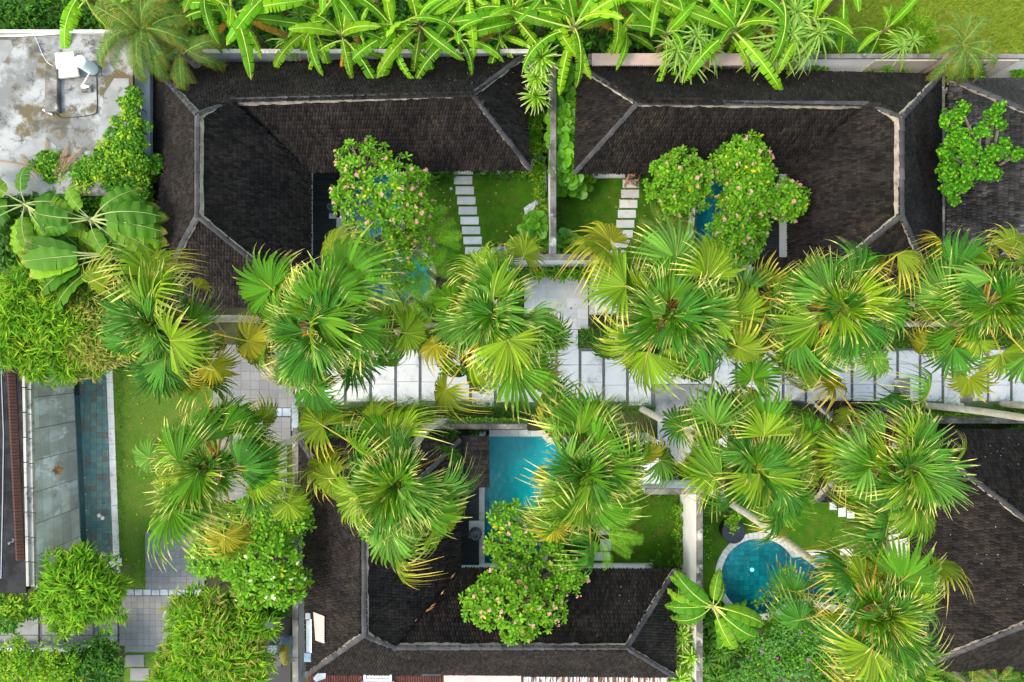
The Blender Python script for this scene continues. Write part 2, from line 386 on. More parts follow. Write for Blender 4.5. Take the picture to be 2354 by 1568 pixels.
MT['frangi'] = leaf('frangipani_leaf', (.078, .235, .010), (.14, .31, .015), .6, 1.1, alt=(.175, .345, .014), trans=.26, rv=.38)
MT['frangi_y'] = leaf('frangipani_yellow_leaf', (.55, .46, .02), trans=.3, rv=.2)
MT['pink'] = leaf('pink_petal', (.78, .26, .26), (.80, .50, .42), .2, .9, trans=.3, rv=.15, tcol=(.9, .4, .35))
MT['cream'] = leaf('cream_petal', (.82, .78, .40), (.85, .85, .7), .2, .9, trans=.3, rv=.1, tcol=(.9, .85, .4))
MT['purple'] = leaf('purple_petal', (.45, .08, .40), trans=.3, rv=.2, tcol=(.6, .1, .5))
MT['bush'] = leaf('bush_leaf', (.034, .135, .006), alt=(.10, .245, .010), trans=.18, rv=.45)
MT['bush_y'] = leaf('bush_young_leaf', (.20, .36, .012), alt=(.34, .44, .02), trans=.3, rv=.25)
MT['bush_dark'] = leaf('dark_bush_leaf', (.022, .085, .008), alt=(.05, .14, .012), trans=.18, rv=.35)
MT['bush_blue'] = leaf('bluish_bush_leaf', (.060, .18, .035), alt=(.11, .26, .035), trans=.2, rv=.3)
MT['bamboo'] = leaf('bamboo_leaf', (.075, .24, .006), (.24, .37, .015), .5, 1.2, alt=(.21, .36, .010), trans=.28, rv=.42)
MT['bamboo_dry'] = leaf('dry_bamboo_leaf', (.24, .26, .035), alt=(.38, .33, .08), trans=.28, rv=.3)
MT['round'] = leaf('glossy_round_leaf', (.060, .21, .008), (.10, .27, .012), .4, 1, alt=(.11, .29, .012), trans=.2, rv=.25, rough=.38, spec=.25)
MT['fagraea'] = leaf('bright_tree_leaf', (.035, .165, .008), alt=(.15, .38, .012), trans=.20, rv=.42)
MT['dry_litter'] = leaf('dry_litter', (.30, .20, .115), (.42, .30, .19), .4, 1, alt=(.24, .15, .08), trans=.1, rv=.35, tcol=(.4, .28, .15))
MT['blade'] = leaf('grass_blade', (.055, .16, .012), (.11, .22, .02), .3, 1, alt=(.09, .20, .02), trans=.2, rv=.35)
MT['cover'] = leaf('ground_cover', (.10, .24, .01), alt=(.16, .29, .02), trans=.2, rv=.35)
MT['stem_g'] = leaf('green_stem', (.22, .28, .04), trans=.05, rv=.2)
MT['skin'] = mat('skin', (.44, .22, .13), (.40, .19, .11), 4, rough=.55)
MT['hair'] = mat('hair', (.012, .009, .008), rough=.5)
MT['shorts'] = mat('dark_shorts', (.02, .02, .025), rough=.9)
# ------------------------------------------------------------------ ground with holes for the pools
def arc(cx, cy, r, a0, a1, n=20):
    return [(cx + r * math.cos(R(a0 + (a1 - a0) * i / n)), cy - r * math.sin(R(a0 + (a1 - a0) * i / n))) for i in range(n + 1)]
POOL_NW = [(795, 402), (917, 402), (917, 575)] + arc(928, 637, 63, 85, -85) + [(917, 700), (795, 700)]
POOL_NE = [(1603, 408), (1715, 408), (1715, 696), (1603, 696)] + arc(1590, 637, 56, 270, 90)
POOL_SW = [(1114, 1003), (1245, 1003)] + arc(1245, 1066, 53, 80, -80) + [(1245, 1300), (1114, 1300)]
POOL_SE = arc(1744, 1324, 87, 30, 330, 44) + [(1945, 1396), (1945, 1275)]
POOL_L = [(166, 845), (246, 845), (263, 1302), (187, 1302)]
POOLS_PX = [POOL_NW, POOL_NE, POOL_SW, POOL_SE, POOL_L]

def sheet(mb, outer, holes, z, m=0):
    loops = [[Vector((p[0], p[1], 0)) for p in outer]] + [[Vector((p[0], p[1], 0)) for p in h] for h in holes]
    flat = [p for l in loops for p in l]
    ids = [mb.pt((p.x, p.y, z)) for p in flat]
    for a, b, c in tessellate_polygon(loops):
        v = (flat[b] - flat[a]).cross(flat[c] - flat[a])
        mb.face((ids[a], ids[b], ids[c]) if v.z > 0 else (ids[a], ids[c], ids[b]), m)

def gp(px): return [(P(x, y).x, P(x, y).y) for x, y in px]
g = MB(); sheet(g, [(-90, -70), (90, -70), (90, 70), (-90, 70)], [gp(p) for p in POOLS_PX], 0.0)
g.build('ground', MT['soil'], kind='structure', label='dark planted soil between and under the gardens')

def area(name, px, m, z, label, th=0.0, holes=()):
    b = MB(); sheet(b, gp(px), [gp(h) for h in holes], z)
    return b.build(name, m, kind='structure', label=label)

field = area('field', [(1880, -900), (3600, -900), (3600, 122), (1880, 122)], MT['field'], .012, 'open yellow green grass field behind the top boundary wall')
lawn_nw = area('lawn', [(985, 396), (1256, 396), (1256, 612), (985, 612)], MT['lawn'], .02, 'green lawn with stepping stones beside the upper left pool')
lawn_ne = area('lawn', [(1280, 402), (1600, 402), (1600, 574), (1540, 590), (1500, 612), (1280, 612)], MT['lawn'], .02, 'dark green lawn with stepping stones beside the upper right pool')
lawn_sw = area('lawn', [(1260, 1122), (1568, 1122), (1568, 1300), (1250, 1300)], MT['lawn'], .02, 'dark green lawn between the lower pool and the white divider wall')
lawn_se = area('lawn', [(1600, 1120), (2030, 1120), (2030, 1500), (1600, 1500)], MT['lawn'], .02, 'dark green lawn round the circular pool', holes=[POOL_SE])
lawn_l = area('lawn', [(250, 845), (520, 790), (520, 1000), (420, 1200), (420, 1620), (285, 1620), (285, 1320), (268, 1300)], MT['lawn_dry'], .02, 'patchy yellowing lawn along the slate tiled pool on the left')

def piece(parent, name, x0, y0, x1, y1, z0, z1, m, jit=0.0, rot=0.0, bev=.012):
    """one stone: pixel rectangle at its top height"""
    a = P(x0, y1, z1); b = P(x1, y0, z1); c = (a + b) / 2; hx = (b.x - a.x) / 2; hy = (b.y - a.y) / 2
    mb = MB(); mb.box(-hx, -hy, 0, hx, hy, z1 - z0, bev=bev)
    o = bpy.data.objects.new(name, mb.mesh(name, m)); COL.objects.link(o)
    o.parent = parent; o.location = Vector((c.x + rnd.uniform(-jit, jit), c.y + rnd.uniform(-jit, jit), z0)) - (origin_of(parent) if parent else Vector())
    o.rotation_euler.z = rot
    return o

# stepping stones
for i in range(9):
    piece(lawn_nw, 'stepping_stone', 1043.6 + 3.6 * i, 405 + 23.2 * i, 1086 + 3.6 * i, 423.5 + 23.0 * i, .0, .055, MT['slab'], .006, R(rnd.uniform(-.8, .8)))
for i in range(8):
    x = 1432 - 3.75 * i if i < 7 else 1403
    piece(lawn_ne, 'stepping_stone', x, 412.5 + 23.2 * i, x + 41.5, 431.5 + 23.0 * i, .0, .055, MT['slab'], .006, R(rnd.uniform(-.8, .8)))
for x0, y0, x1, y1 in ((1360, 1270, 1403, 1289), (1380, 1240, 1406, 1266), (1372, 1210, 1402, 1230), (1398, 1150, 1420, 1180)):
    piece(lawn_sw, 'stepping_stone', x0, y0, x1, y1, .0, .055, MT['slab'])
for x0, y0, x1, y1 in ((1928, 1162, 1945, 1188), (1948, 1168, 1965, 1192), (1908, 1150, 1925, 1172)):
    piece(lawn_se, 'stepping_stone', x0, y0, x1, y1, .0, .055, MT['slab'])
for x0, y0, x1, y1 in ((288, 1505, 331, 1533), (299, 1536, 342, 1565)):
    piece(lawn_l, 'stepping_stone', x0, y0, x1, y1, .0, .055, MT['tile'])

# ------------------------------------------------------------------ the long path of pale slabs and pebble strips
pb = MB(); a = P(680, 936); b = P(2750, 800); pb.box(a.x, a.y, -.1, b.x, b.y, .03)
path = pb.build('path', MT['grout'], kind='structure', label='long pale garden path crossed by dark pebble strips')
XS = [690, 735, 794, 852, 909.6, 966, 1023.6, 1081.6, 1139, 1197, 1279, 1333.7, 1388, 1442.7, 1500, 1640, 1693.5, 1747.8, 1801, 1853, 1906, 1959, 2011.6, 2064, 2115.6, 2168, 2220, 2272, 2325.6, 2378, 2430, 2482, 2534, 2586, 2638]
for i, (x0, x1) in enumerate(zip(XS, XS[1:])):
    if x1 - x0 > 100:       # wide threshold slab of the lower gate
        piece(path, 'slab', 1507, 884, 1636, 956, 0, .075, MT['concrete_worn'])
        for y0, y1 in ((806, 842), (842.8, 882.6)): piece(path, 'slab', x0 + 4, y0, x1 - 4, y1, 0, .07, MT['concrete'])
        continue
    yb = 924 + (10 if i % 3 == 1 else 0) + rnd.uniform(-2, 2); yt = 806 + rnd.uniform(-3, 2)
    cuts = [yt, 838 + rnd.uniform(-2, 2), 880 + rnd.uniform(-3, 6), yb]
    for y0, y1 in zip(cuts, cuts[1:]):
        piece(path, 'slab', x0 + 3.2, y0, x1 - 3.2, y1 - .5, 0, .07 + rnd.uniform(-.002, .002), MT['concrete'])
# pebble strips: real pebbles, joined per strip
pv = [(0.5 * math.cos(a) , 0.5 * math.sin(a), 0) for a in [i * math.pi / 3 for i in range(6)]] + [(0, 0, .35)]
pf = [(i, (i + 1) % 6, 6) for i in range(6)]
for x in XS[1:-1]:
    if x in (1500, 1640, 1197, 1279): continue
    M = []
    for k in range(520):
        p = P(x + rnd.uniform(-3, 3), rnd.uniform(808, 926), .05)
        s = rnd.uniform(.016, .03)
        M.append((Matrix.Translation((p.x, p.y, .045)) @ Matrix.Rotation(rnd.uniform(0, 6), 4, 'Z') @ Matrix.Diagonal((s * 1.3, s, s, 1))))
    np_build('pebble_strip', pv, pf, M, MT['pebble'], path, kind='stuff')
for x0, x1, y in ((2056, 2093, 870), (2208, 2237, 885)):
    piece(path, 'drain_cover', x0, y, x1, y + 42, 0, .09, MT['coping'])

# ------------------------------------------------------------------ tiled courts
def court(label, rects, m, tile=22, holes=(), z=.05):
    """rects in px; tiles laid one by one, with open joints"""
    base = MB()
    for k, (x0, y0, x1, y1) in enumerate(rects): base.pbox(x0, y0, x1, y1, -.05, .040 + .0015 * k)
    o = base.build('tiled_court', MT['grout'], kind='structure', label=label)
    n = 0
    for x0, y0, x1, y1 in rects:
        nx = max(1, round((x1 - x0) / tile)); ny = max(1, round((y1 - y0) / tile))
        for i in range(nx):
            for j in range(ny):
                if n >= 300: break
                w_, h_ = (x1 - x0) / nx, (y1 - y0) / ny
                piece(o, 'paving_tile', x0 + i * w_ + .06, y0 + j * h_ + .06, x0 + (i + 1) * w_ - .06, y0 + (j + 1) * h_ - .06, 0, z + rnd.uniform(-.003, .003), m, 0, 0, .006)
                n += 1
    return o
c1 = court('grey tiled court at the left end of the long path', [(490, 792, 682, 937), (440, 959, 668, 1010), (500, 1010, 660, 1150)], MT['tile'], 21)
for i in range(10):
    piece(c1, 'bluestone_strip', 460 + i * 21, 938, 480 + i * 21, 957, 0, .052, MT['tile_blue'])
piece(c1, 'bluestone_strip', 670, 925, 686, 990, 0, .052, MT['tile_blue'])
c2 = court('grey tiled terrace in the lower left garden', [(334, 1224, 470, 1354), (274, 1370, 440, 1484), (288, 1484, 440, 1499)], MT['tile'], 14.3)
for i in range(9):
    piece(c2, 'bluestone_strip', 290 + i * 19.5, 1355, 308 + i * 19.5, 1369, 0, .052, MT['tile_blue'])
for x0 in (348, 376, 392): piece(c2, 'bluestone_strip', x0, 1212, x0 + 14, 1226, 0, .06, MT['tile_blue'])
c3 = court('pale tiled entry behind the upper gate wall', [(1205, 636, 1352, 757)], MT['tile_pale'], 23)
piece(c3, 'threshold_slab', 1287, 758, 1329, 808, 0, .062, MT['concrete'])
c4 = court('pale tiled steps beside the upper right lawn', [(1396, 596, 1470, 715)], MT['tile_pale'], 19)
c5 = court('grey tiled entry of the lower gate', [(1512, 957, 1672, 1066), (1420, 1024, 1464, 1058)], MT['tile_pale'], 23)

# lower left path of big slabs
bl = MB(); a = P(-300, 1482); b = P(274, 1412); bl.box(a.x, a.y, -.05, b.x, b.y, .012)
lp = bl.build('path', MT['grout'], kind='structure', label='worn grey slab path in the lower left corner')
for x0, x1 in ((-212, -170), (-160, -90), (-82, -32), (-24, 30), (36, 88), (96, 147), (156, 213), (228, 270)):
    piece(lp, 'slab', x0, 1414, x1, 1460, 0, .06, MT['concrete_worn']); piece(lp, 'slab', x0, 1461, x1, 1479, 0, .06, MT['concrete_worn'])

# ------------------------------------------------------------------ pools
def pool(label, px, depth, wmat, fmat, cw, cmat, tile=None, clen=.42, group=None, lamps=(), skip=None):
    c = [sum(p[0] for p in px) / len(px), sum(p[1] for p in px) / len(px)]
    root = thing('swimming_pool', label, 'pool', P(*c))
    pts = gp(px); n = len(pts)
    ar = sum(pts[i][0] * pts[(i + 1) % n][1] - pts[(i + 1) % n][0] * pts[i][1] for i in range(n))
    if ar < 0: pts = pts[::-1]
    b = MB(); sheet(b, pts, [], -depth)
    for i in range(n):
        p, q = pts[i], pts[(i + 1) % n]
        b.poly([(q[0], q[1], -depth), (p[0], p[1], -depth), (p[0], p[1], .0), (q[0], q[1], .0)])
    b.build('basin', fmat, root)
    if tile:                     # floor tiles laid one by one
        xs = [p[0] for p in pts]; ys = [p[1] for p in pts]
        def inside(x, y):
            r = False
            for i in range(n):
                (x1, y1), (x2, y2) = pts[i], pts[(i + 1) % n]
                if (y1 > y) != (y2 > y) and x < (x2 - x1) * (y - y1) / (y2 - y1) + x1: r = not r
            return r
        h = tile / 2 - .004
        tm = MB(); tm.box(-h, -h, 0, h, h, .012, bev=.004); tme = tm.mesh('pool_tile', tile_m)
        cnt = 0; y = min(ys)
        while y < max(ys):
            x = min(xs)
            while x < max(xs):
                if inside(x + tile / 2, y + tile / 2) and cnt < 300:
                    inst('pool_tile', tme, root, Matrix.Translation((x + tile / 2, y + tile / 2, -depth + rnd.uniform(0.0, .004)))); cnt += 1
                x += tile
            y += tile
    wb = MB(); sheet(wb, pts, [], -.07); wb.build('water', wmat, root)
    # coping stones along the edge
    if cw > 0:
        per = []
        for i in range(n):
            p = Vector((*pts[i], 0)); q = Vector((*pts[(i + 1) % n], 0)); L = (q - p).length
            k = max(1, round(L / clen)) if L > clen else 1
            for j in range(k): per.append(p.lerp(q, j / k))
        if True:
            m_ = len(per); acc = [per[0]]
            for p in per[1:]:
                if (p - acc[-1]).length > clen * .55: acc.append(p)
            per = acc; m_ = len(per)
            nor = []
            for i in range(m_):
                d1 = (per[i] - per[i - 1]).normalized(); d2 = (per[(i + 1) % m_] - per[i]).normalized()
                n1 = Vector((d1.y, -d1.x, 0)); n2 = Vector((d2.y, -d2.x, 0)); s_ = (n1 + n2)
                s_ = s_ / max(.5, s_.length_squared / 2) if s_.length > .3 else n1
                nor.append(s_)
            for i in range(m_):
                j = (i + 1) % m_
                if skip and skip((per[i] + per[j]) / 2): continue
                e = (per[j] - per[i]).normalized() * .006
                q = [per[i] + e, per[j] - e, per[j] - e + nor[j] * cw, per[i] + e + nor[i] * cw]
                zt = .06 + rnd.uniform(-.004, .004)
                cb = MB(); cb.prism([(p.x, p.y) for p in q], -.06, zt); cb.build('coping_stone', cmat, root)
    for (lx, ly, lz, lm) in lamps:
        v = P(lx, ly, lz); lb = MB(); lb.lathe(v, [(.07, -.02), (.07, .015), (.04, .03)], 14); lb.build('pool_light', lm, root)
    return root
tile_m = MT['pool_tiles']
pool('long teal pool beside the upper left deck, under a pink flowered tree', POOL_NW, .8, MT['water'], MT['pool_floor'], .22, MT['coping_pale'])
pool('narrow teal pool beside the upper right deck, lit by a wall lamp', POOL_NE, .8, MT['water_dark'], MT['pool_floor'], .24, MT['coping_pale'])
pool('turquoise pool with a rounded bay beside the lower deck with a big dark pot', POOL_SW, .8, MT['water'], MT['pool_floor'], .22, MT['coping_pale'])
pool('circular dark teal pool with pale stone rim in the lower right garden', POOL_SE, .85, MT['water_dark'], MT['pool_floor'], .24, MT['coping_pale'], tile=.2, clen=.3,
     lamps=((1729, 1310, -.82, MT['lamp']),))
tile_m = MT['pool_tiles_l']
pl = pool('long slate tiled pool beside the concrete panel wall on the left', POOL_L, .40, MT['water_thin'], MT['pool_floor_l'], .24, MT['coping_pale'], tile=.236, clen=.62, skip=lambda p: p.x < -16.2)
for x, y, a in ((222, 896, 12), (228, 954, 22), (227, 1025, 14), (235, 1096, 4), (237, 1156, 18), (247, 1232, 8)):
    v = P(x, y, -.42); o = MB(); o.box(-.11, -.11, 0, .11, .11, .03, bev=.01)
    inst('slate_pad', o.mesh('slate_pad', MT['pad']), pl, Matrix.Translation(v) @ Matrix.Rotation(R(a), 4, 'Z'))
for x, y in ((228, 1185), (236, 1191)):
    v = P(x, y, -.07); o = MB(); o.lathe(v, [(.07, -.01), (.075, .02), (.04, .035)], 14)
    o.build('pool_float', MT['cloth'], label='round %s chlorine float on the slate tiled pool' % ('white' if x == 228 else 'cream'), cat='pool float')
for y in (1112, 1150, 1187, 1232, 1296 - 14):
    v = P(175 + (y - 850) * .045 + 9, y - 14, -.2); o = MB(); o.box(v.x - .03, v.y - .025, -.22, v.x + .03, v.y + .025, -.16); o.build('pool_nozzle', MT['white_paint'], pl)

# ledge inside the circular pool and the underwater lamp in the upper right pool
v = P(1712, 649, -.3)
o = MB(); o.lathe((v.x + .02, v.y, -.35), [(.05, -.05), (.07, 0), (.05, .05)], 12); o.build('pool_light', MT['lamp_warm'], bpy.data.objects['swimming_pool.001'])

# ------------------------------------------------------------------ houses with shingled roofs
RS, WS = .150, .098
SH_V = [(-.5, 2.2, .0), (-.5, .30, .012), (-.36, .08, .015), (0, 0, .016), (.36, .08, .015), (.5, .30, .012), (.5, 2.2, .0),
        (-.5, .30, .002), (-.36, .08, .004), (0, 0, .005), (.36, .08, .004), (.5, .30, .002)]
SH_V = [(x * WS * .94, y * RS, z) for x, y, z in SH_V]
SH_F = [(0, 1, 2, 3, 4, 5, 6), (1, 7, 8, 2), (2, 8, 9, 3), (3, 9, 10, 4), (4, 10, 11, 5), (7, 1, 0), (5, 11, 6)]
CAM = Vector((0, 0, H))

def roof(parent, faces, ridges, smat, th=.14, hidden=()):
    dk = MB(); allM = []; score = []
    for fi, poly in enumerate(faces):
        pts = [P(*p) if not isinstance(p, Vector) else p for p in poly]
        e = (pts[1] - pts[0]); e.z = 0; e.normalize()
        far = sum(pts[2:], Vector()) / len(pts[2:])
        # best plane that holds the eave line
        base = pts[0]; perp = Vector((-e.y, e.x, 0))
        if (far - base).dot(perp) < 0: perp = -perp
        rs = [((p - base).dot(perp), p.z - base.z) for p in pts[2:]]
        rs = [r for r in rs if r[0] > .3]
        slope = sum(r[0] * r[1] for r in rs) / sum(r[0] ** 2 for r in rs)
        u = (perp + Vector((0, 0, slope))).normalized(); n = e.cross(u).normalized()
        if n.z < 0: n = -n
        ex = u.cross(n)
        pp = [Vector((p.x, p.y, base.z + (p - base).dot(perp) * slope)) for p in pts]
        top = [dk.pt(p - n * .012) for p in pp]; bot = [dk.pt(p - n * .012 - Vector((0, 0, th))) for p in pp]
        if (pp[1] - pp[0]).cross(pp[2] - pp[0]).z < 0: top.reverse(); bot.reverse()
        dk.face(top); dk.face(bot[::-1])
        for i in range(len(top)):
            j = (i + 1) % len(top); dk.face((bot[i], bot[j], top[j], top[i]))
        q = np.array([((p - base).dot(ex), (p - base).dot(u)) for p in pp])
        rows = int(q[:, 1].max() / RS) + 1
        c0, c1 = q[:, 0].min(), q[:, 0].max(); ncol = int((c1 - c0) / WS) + 2
        rr, cc = np.meshgrid(np.arange(rows), np.arange(ncol), indexing='ij')
        sx = (c0 + (cc + .5 * (rr % 2)) * WS).ravel(); sy = (rr * RS - .07).ravel()
        rs_ = np.random.RandomState(fi + len(allM))
        tx, ty = sx, np.maximum(sy + RS * .75, 0.03)
        ins = np.zeros(len(sx), bool)
        for i in range(len(q)):
            (x1, y1), (x2, y2) = q[i], q[(i + 1) % len(q)]
            if y1 == y2: continue
            c = (y1 > ty) != (y2 > ty)
            ins ^= c & (tx < (x2 - x1) * (ty - y1) / (y2 - y1) + x1)
        sx, sy = sx[ins], sy[ins]
        for x, y, a, b_, c_, d_ in zip(sx, sy, *(rs_.uniform(-1, 1, (4, len(sx))))):
            o = base + ex * (x + a * .008) + u * (y + b_ * .018 - (.05 if a * c_ > .86 else 0)) + n * (.004 * c_ + .004)
            k_ = d_ * (.05 if abs(b_) < .93 else .22); ax = ex + u * k_; ay = u - ex * k_
            M = np.eye(4); M[:3, 0] = ax; M[:3, 1] = ay; M[:3, 2] = n; M[:3, 3] = o
            d = CAM - o; vis = abs(o.x) < 20.2 * (H - o.z) / H and abs(o.y) < 13.4 * (H - o.z) / H
            allM.append(M); score.append((n.dot(d.normalized()) / d.length_squared) * (1 if vis else 0))
    rf = dk.build('roof', MT['roof_deck'], parent)
    order = np.argsort(-np.array(score)); A = np.array(allM)
    big = set(order[:300].tolist())
    me = np_mesh('shingle', SH_V, SH_F, [np.eye(4)], smat)
    for i in order[:300]: inst('shingle', me, rf, Matrix(A[i].tolist()))
    rest = [i for i in range(len(A)) if i not in big]
    np_build('shingles', SH_V, SH_F, A[rest], smat, rf, kind='stuff')
    # ridges and hips: a mortar bed with capping tiles laid on it
    for (a, b) in ridges:
        a = P(*a) if not isinstance(a, Vector) else a; b = P(*b) if not isinstance(b, Vector) else b
        d = (b - a).normalized(); s = Vector((-d.y, d.x, 0)).normalized(); up = d.cross(s)
        if up.z < 0: up = -up
        L = (b - a).length; mbd = MB(); nseg = max(2, int(L / .18)); prev = None
        for i in range(nseg + 1):
            c = a + d * (L * i / nseg); j = rnd.uniform(-.018, .018); k = rnd.uniform(-.018, .018)
            r = [mbd.pt(c - s * (.105 + j) - up * .16), mbd.pt(c - s * (.06 + j) + up * (.06 + k * .3)), mbd.pt(c + s * (.06 + k) + up * (.06 + j * .3)), mbd.pt(c + s * (.105 + k) - up * .16)]
            if prev:
                for x in range(3): mbd.face((prev[x], prev[x + 1], r[x + 1], r[x]))
            else: mbd.face(r)
            prev = r
        mbd.face(prev[::-1]); mbd.build('mortar_bed', MT['mortar'], rf)
        nt_ = max(1, int(L / .34)); hw = .08
        cp = MB(); l = L / nt_
        ids = [cp.pt(v) for v in ((0, -hw, .0), (0, 0, .035), (0, hw, .0), (l + .05, -hw * .96, .026), (l + .05, 0, .058), (l + .05, hw * .96, .026), (0, -hw, -.025), (0, 0, .01), (0, hw, -.025))]
        cp.face((0, 3, 4, 1)); cp.face((1, 4, 5, 2)); cp.face((0, 1, 7, 6)); cp.face((1, 2, 8, 7)); cp.face((6, 3, 0)); cp.face((2, 5, 8)); cp.face((6, 7, 4, 3)); cp.face((7, 8, 5, 4))
        cme = cp.mesh('ridge_cap', MT['ridge'])
        for i in range(nt_):
            o = a + d * (l * i) + up * (.063 + rnd.uniform(-.004, .006))
            M = Matrix(((d.x, s.x, up.x, o.x), (d.y, s.y, up.y, o.y), (d.z, s.z, up.z, o.z), (0, 0, 0, 1)))
            inst('ridge_cap', cme, rf, M @ Matrix.Rotation(R(rnd.uniform(-1.5, 1.5)), 4, 'Z'))
    return rf

def walls(root, rects, z1=2.5, m=None):
    b = MB()
    for k, (x0, y0, x1, y1) in enumerate(rects):
        a = P(x0, y1, 2.6); c = P(x1, y0, 2.6); b.box(a.x + .6, a.y + .6, 0, c.x - .6, c.y - .6, z1 - .004 * k)
    return b.build('wall', m or MT['white_wall'], root)

EZ = 2.6
def e(x, y): return (x, y, EZ)

# upper left villa
A, B, C, D_, E_, F_ = e(352, 150), e(1203, 130), e(1217, 388), e(713, 394), e(713, 704), e(345, 704)
r1, r2, r3, r4 = (455, 265, 5.5), (455, 497, 5.5), (535, 232, 4.45), (1085, 219, 4.4)
hnw = thing('villa', 'upper left courtyard villa with L shaped dark shingle roof', 'house', P(600, 300))
roof(hnw, [[A, B, r4, r3, r1], [F_, A, r1, r2], [E_, F_, r2], [D_, E_, r2, r1, r3], [C, D_, r3, r4], [B, C, r4]],
     [(r3, r4), (r1, r2), (A, r1), (r1, r3), (r4, B), (r4, C), (r2, E_), (r2, F_)], MT['shingle'])
walls(hnw, [(352, 150, 1217, 392), (352, 300, 713, 704)])
# upper right villa
A, B, C, D_, I_, G_ = e(1330, 152), e(2163, 172), e(2165, 706), e(1813, 706), e(1813, 397), e(1322, 397)
r1, r2, r3, r4 = (2070, 272, 5.5), (2070, 495, 5.5), (1990, 240, 4.5), (1465, 238, 4.45)
hne = thing('villa', 'upper right courtyard villa with L shaped brown shingle roof above the seated person', 'house', P(1800, 300))
roof(hne, [[A, B, r1, r3, r4], [B, C, r2, r1], [C, D_, r2], [D_, I_, r3, r1, r2], [I_, G_, r4, r3], [G_, A, r4]],
     [(r4, r3), (r1, r2), (B, r1), (r3, r1), (A, r4), (G_, r4), (r2, C), (r2, D_)], MT['shingle'])
walls(hne, [(1326, 156, 2163, 402), (1813, 300, 2163, 706)])
# lower villa
TL, TR, I_, TRR, BR, BL = e(690, 1012), e(1057, 1012), e(1057, 1308), e(1550, 1311), e(1553, 1556), e(706, 1550)
r1, r2, r3, r4 = (838, 1458, 5.5), (838, 1226, 5.5), (908, 1487, 4.55), (1440, 1487, 4.5)
hsw = thing('villa', 'lower courtyard villa with L shaped dark roof below the palms', 'house', P(900, 1400))
roof(hsw, [[BL, TL, r2, r1], [TL, TR, r2], [TR, I_, r3, r1, r2], [I_, TRR, r4, r3], [TRR, BR, r4], [BL, BR, r4, r3, r1]],
     [(r2, r1), (r3, r4), (TL, r2), (TR, r2), (r1, r3), (r1, BL), (r4, TRR), (r4, BR)], MT['shingle'])
walls(hsw, [(690, 1012, 1057, 1550), (900, 1311, 1550, 1556)])
# lower right villa
TL, BL, BR, TR = e(2092, 990), e(2092, 1541), e(2900, 1541), e(2900, 990)
r1, r2 = (2560, 1352, 6.4), (2760, 1352, 6.4)
hse = thing('villa', 'lower right villa with a broad dark brown hipped roof', 'house', P(2250, 1250))
roof(hse, [[BL, TL, r1], [TL, TR, r2, r1], [BL, BR, r2, r1], [TR, BR, r2]], [(TL, r1), (BL, r1), (r1, r2)], MT['shingle'])
walls(hse, [(2092, 990, 2900, 1541)])
# villa at the right edge
TL, BL, BR, TR = e(2184, 182), e(2178, 672), e(2900, 672), e(2900, 182)
r1, r2 = (2632, 374, 6.2), (2760, 374, 6.2)
hea = thing('villa', 'villa at the right edge with worn grey shingle roof behind a bright green tree', 'house', P(2300, 400))
roof(hea, [[BL, TL, r1], [TL, TR, r2, r1], [BL, BR, r2, r1], [TR, BR, r2]], [(TL, r1), (BL, r1), (r1, r2)], MT['shingle_grey'])
walls(hea, [(2184, 182, 2900, 672)])
# entry pavilion
TL, TR, BR, BL = e(1878, 925), e(2040, 925), e(2040, 1152), e(1878, 1152)
r1, r2 = (1965, 1006, 4.2), (1965, 1074, 4.2)
hpa = thing('pavilion', 'small dark hipped entry pavilion half hidden by palms beside the path', 'pavilion', P(1950, 1040))
roof(hpa, [[BL, TL, r1, r2], [TL, TR, r1], [TR, BR, r2, r1], [BR, BL, r2]], [(r1, r2), (TL, r1), (TR, r1), (BL, r2), (BR, r2)], MT['shingle'])
for x, y in ((1890, 940), (2028, 940), (1890, 1138), (2028, 1138)):
    v = P(x, y, 2.5); b = MB(); b.box(v.x - .09, v.y - .09, 0, v.x + .09, v.y + .09, 2.5); b.build('post', MT['wood_dark'], hpa)

# lean-to roofs over the lounge decks (flat dark tiled)
def lean(label, x0, y0, x1, y1, z=2.35):
    root = thing('lounge_roof', label, 'lean-to roof', P((x0 + x1) / 2, (y0 + y1) / 2))
    a = P(x0, y1, z); c = P(x1, y0, z)
    b = MB(); b.box(a.x, a.y, z - .1, c.x, c.y, z); b.build('roof_slab', MT['roof_deck'], root)
    nx = int((c.x - a.x) / .26); ny = int((c.y - a.y) / .16)
    tm = MB(); tm.box(-.125, -.075, 0, .125, .075, .022, bev=.008); me = tm.mesh('roof_tile', MT['shingle'])
    for i in range(nx):
        for j in range(ny):
            x = a.x + (i + .5 + .25 * (j % 2)) * (c.x - a.x) / (nx + .25); y = a.y + (j + .5) * (c.y - a.y) / ny
            inst('roof_tile', me, root, Matrix.Translation((x, y, z + .002 + rnd.uniform(0, .006))))
    for px, py in ((x0 + 8, y0 + 8), (x1 - 8, y0 + 8), (x0 + 8, y1 - 8), (x1 - 8, y1 - 8)):
        v = P(px, py, z - .1); q = MB(); q.box(v.x - .06, v.y - .06, 0, v.x + .06, v.y + .06, z - .104); q.build('post', MT['wood_dark'], root)
lean('flat dark lounge roof at the end of the upper left deck', 716, 587, 796, 704)
lean('flat dark lounge roof beside the narrow upper right pool', 1730, 591, 1810, 706)
lean('flat dark lounge roof at the head of the lower pool', 1060, 1003, 1125, 1121)

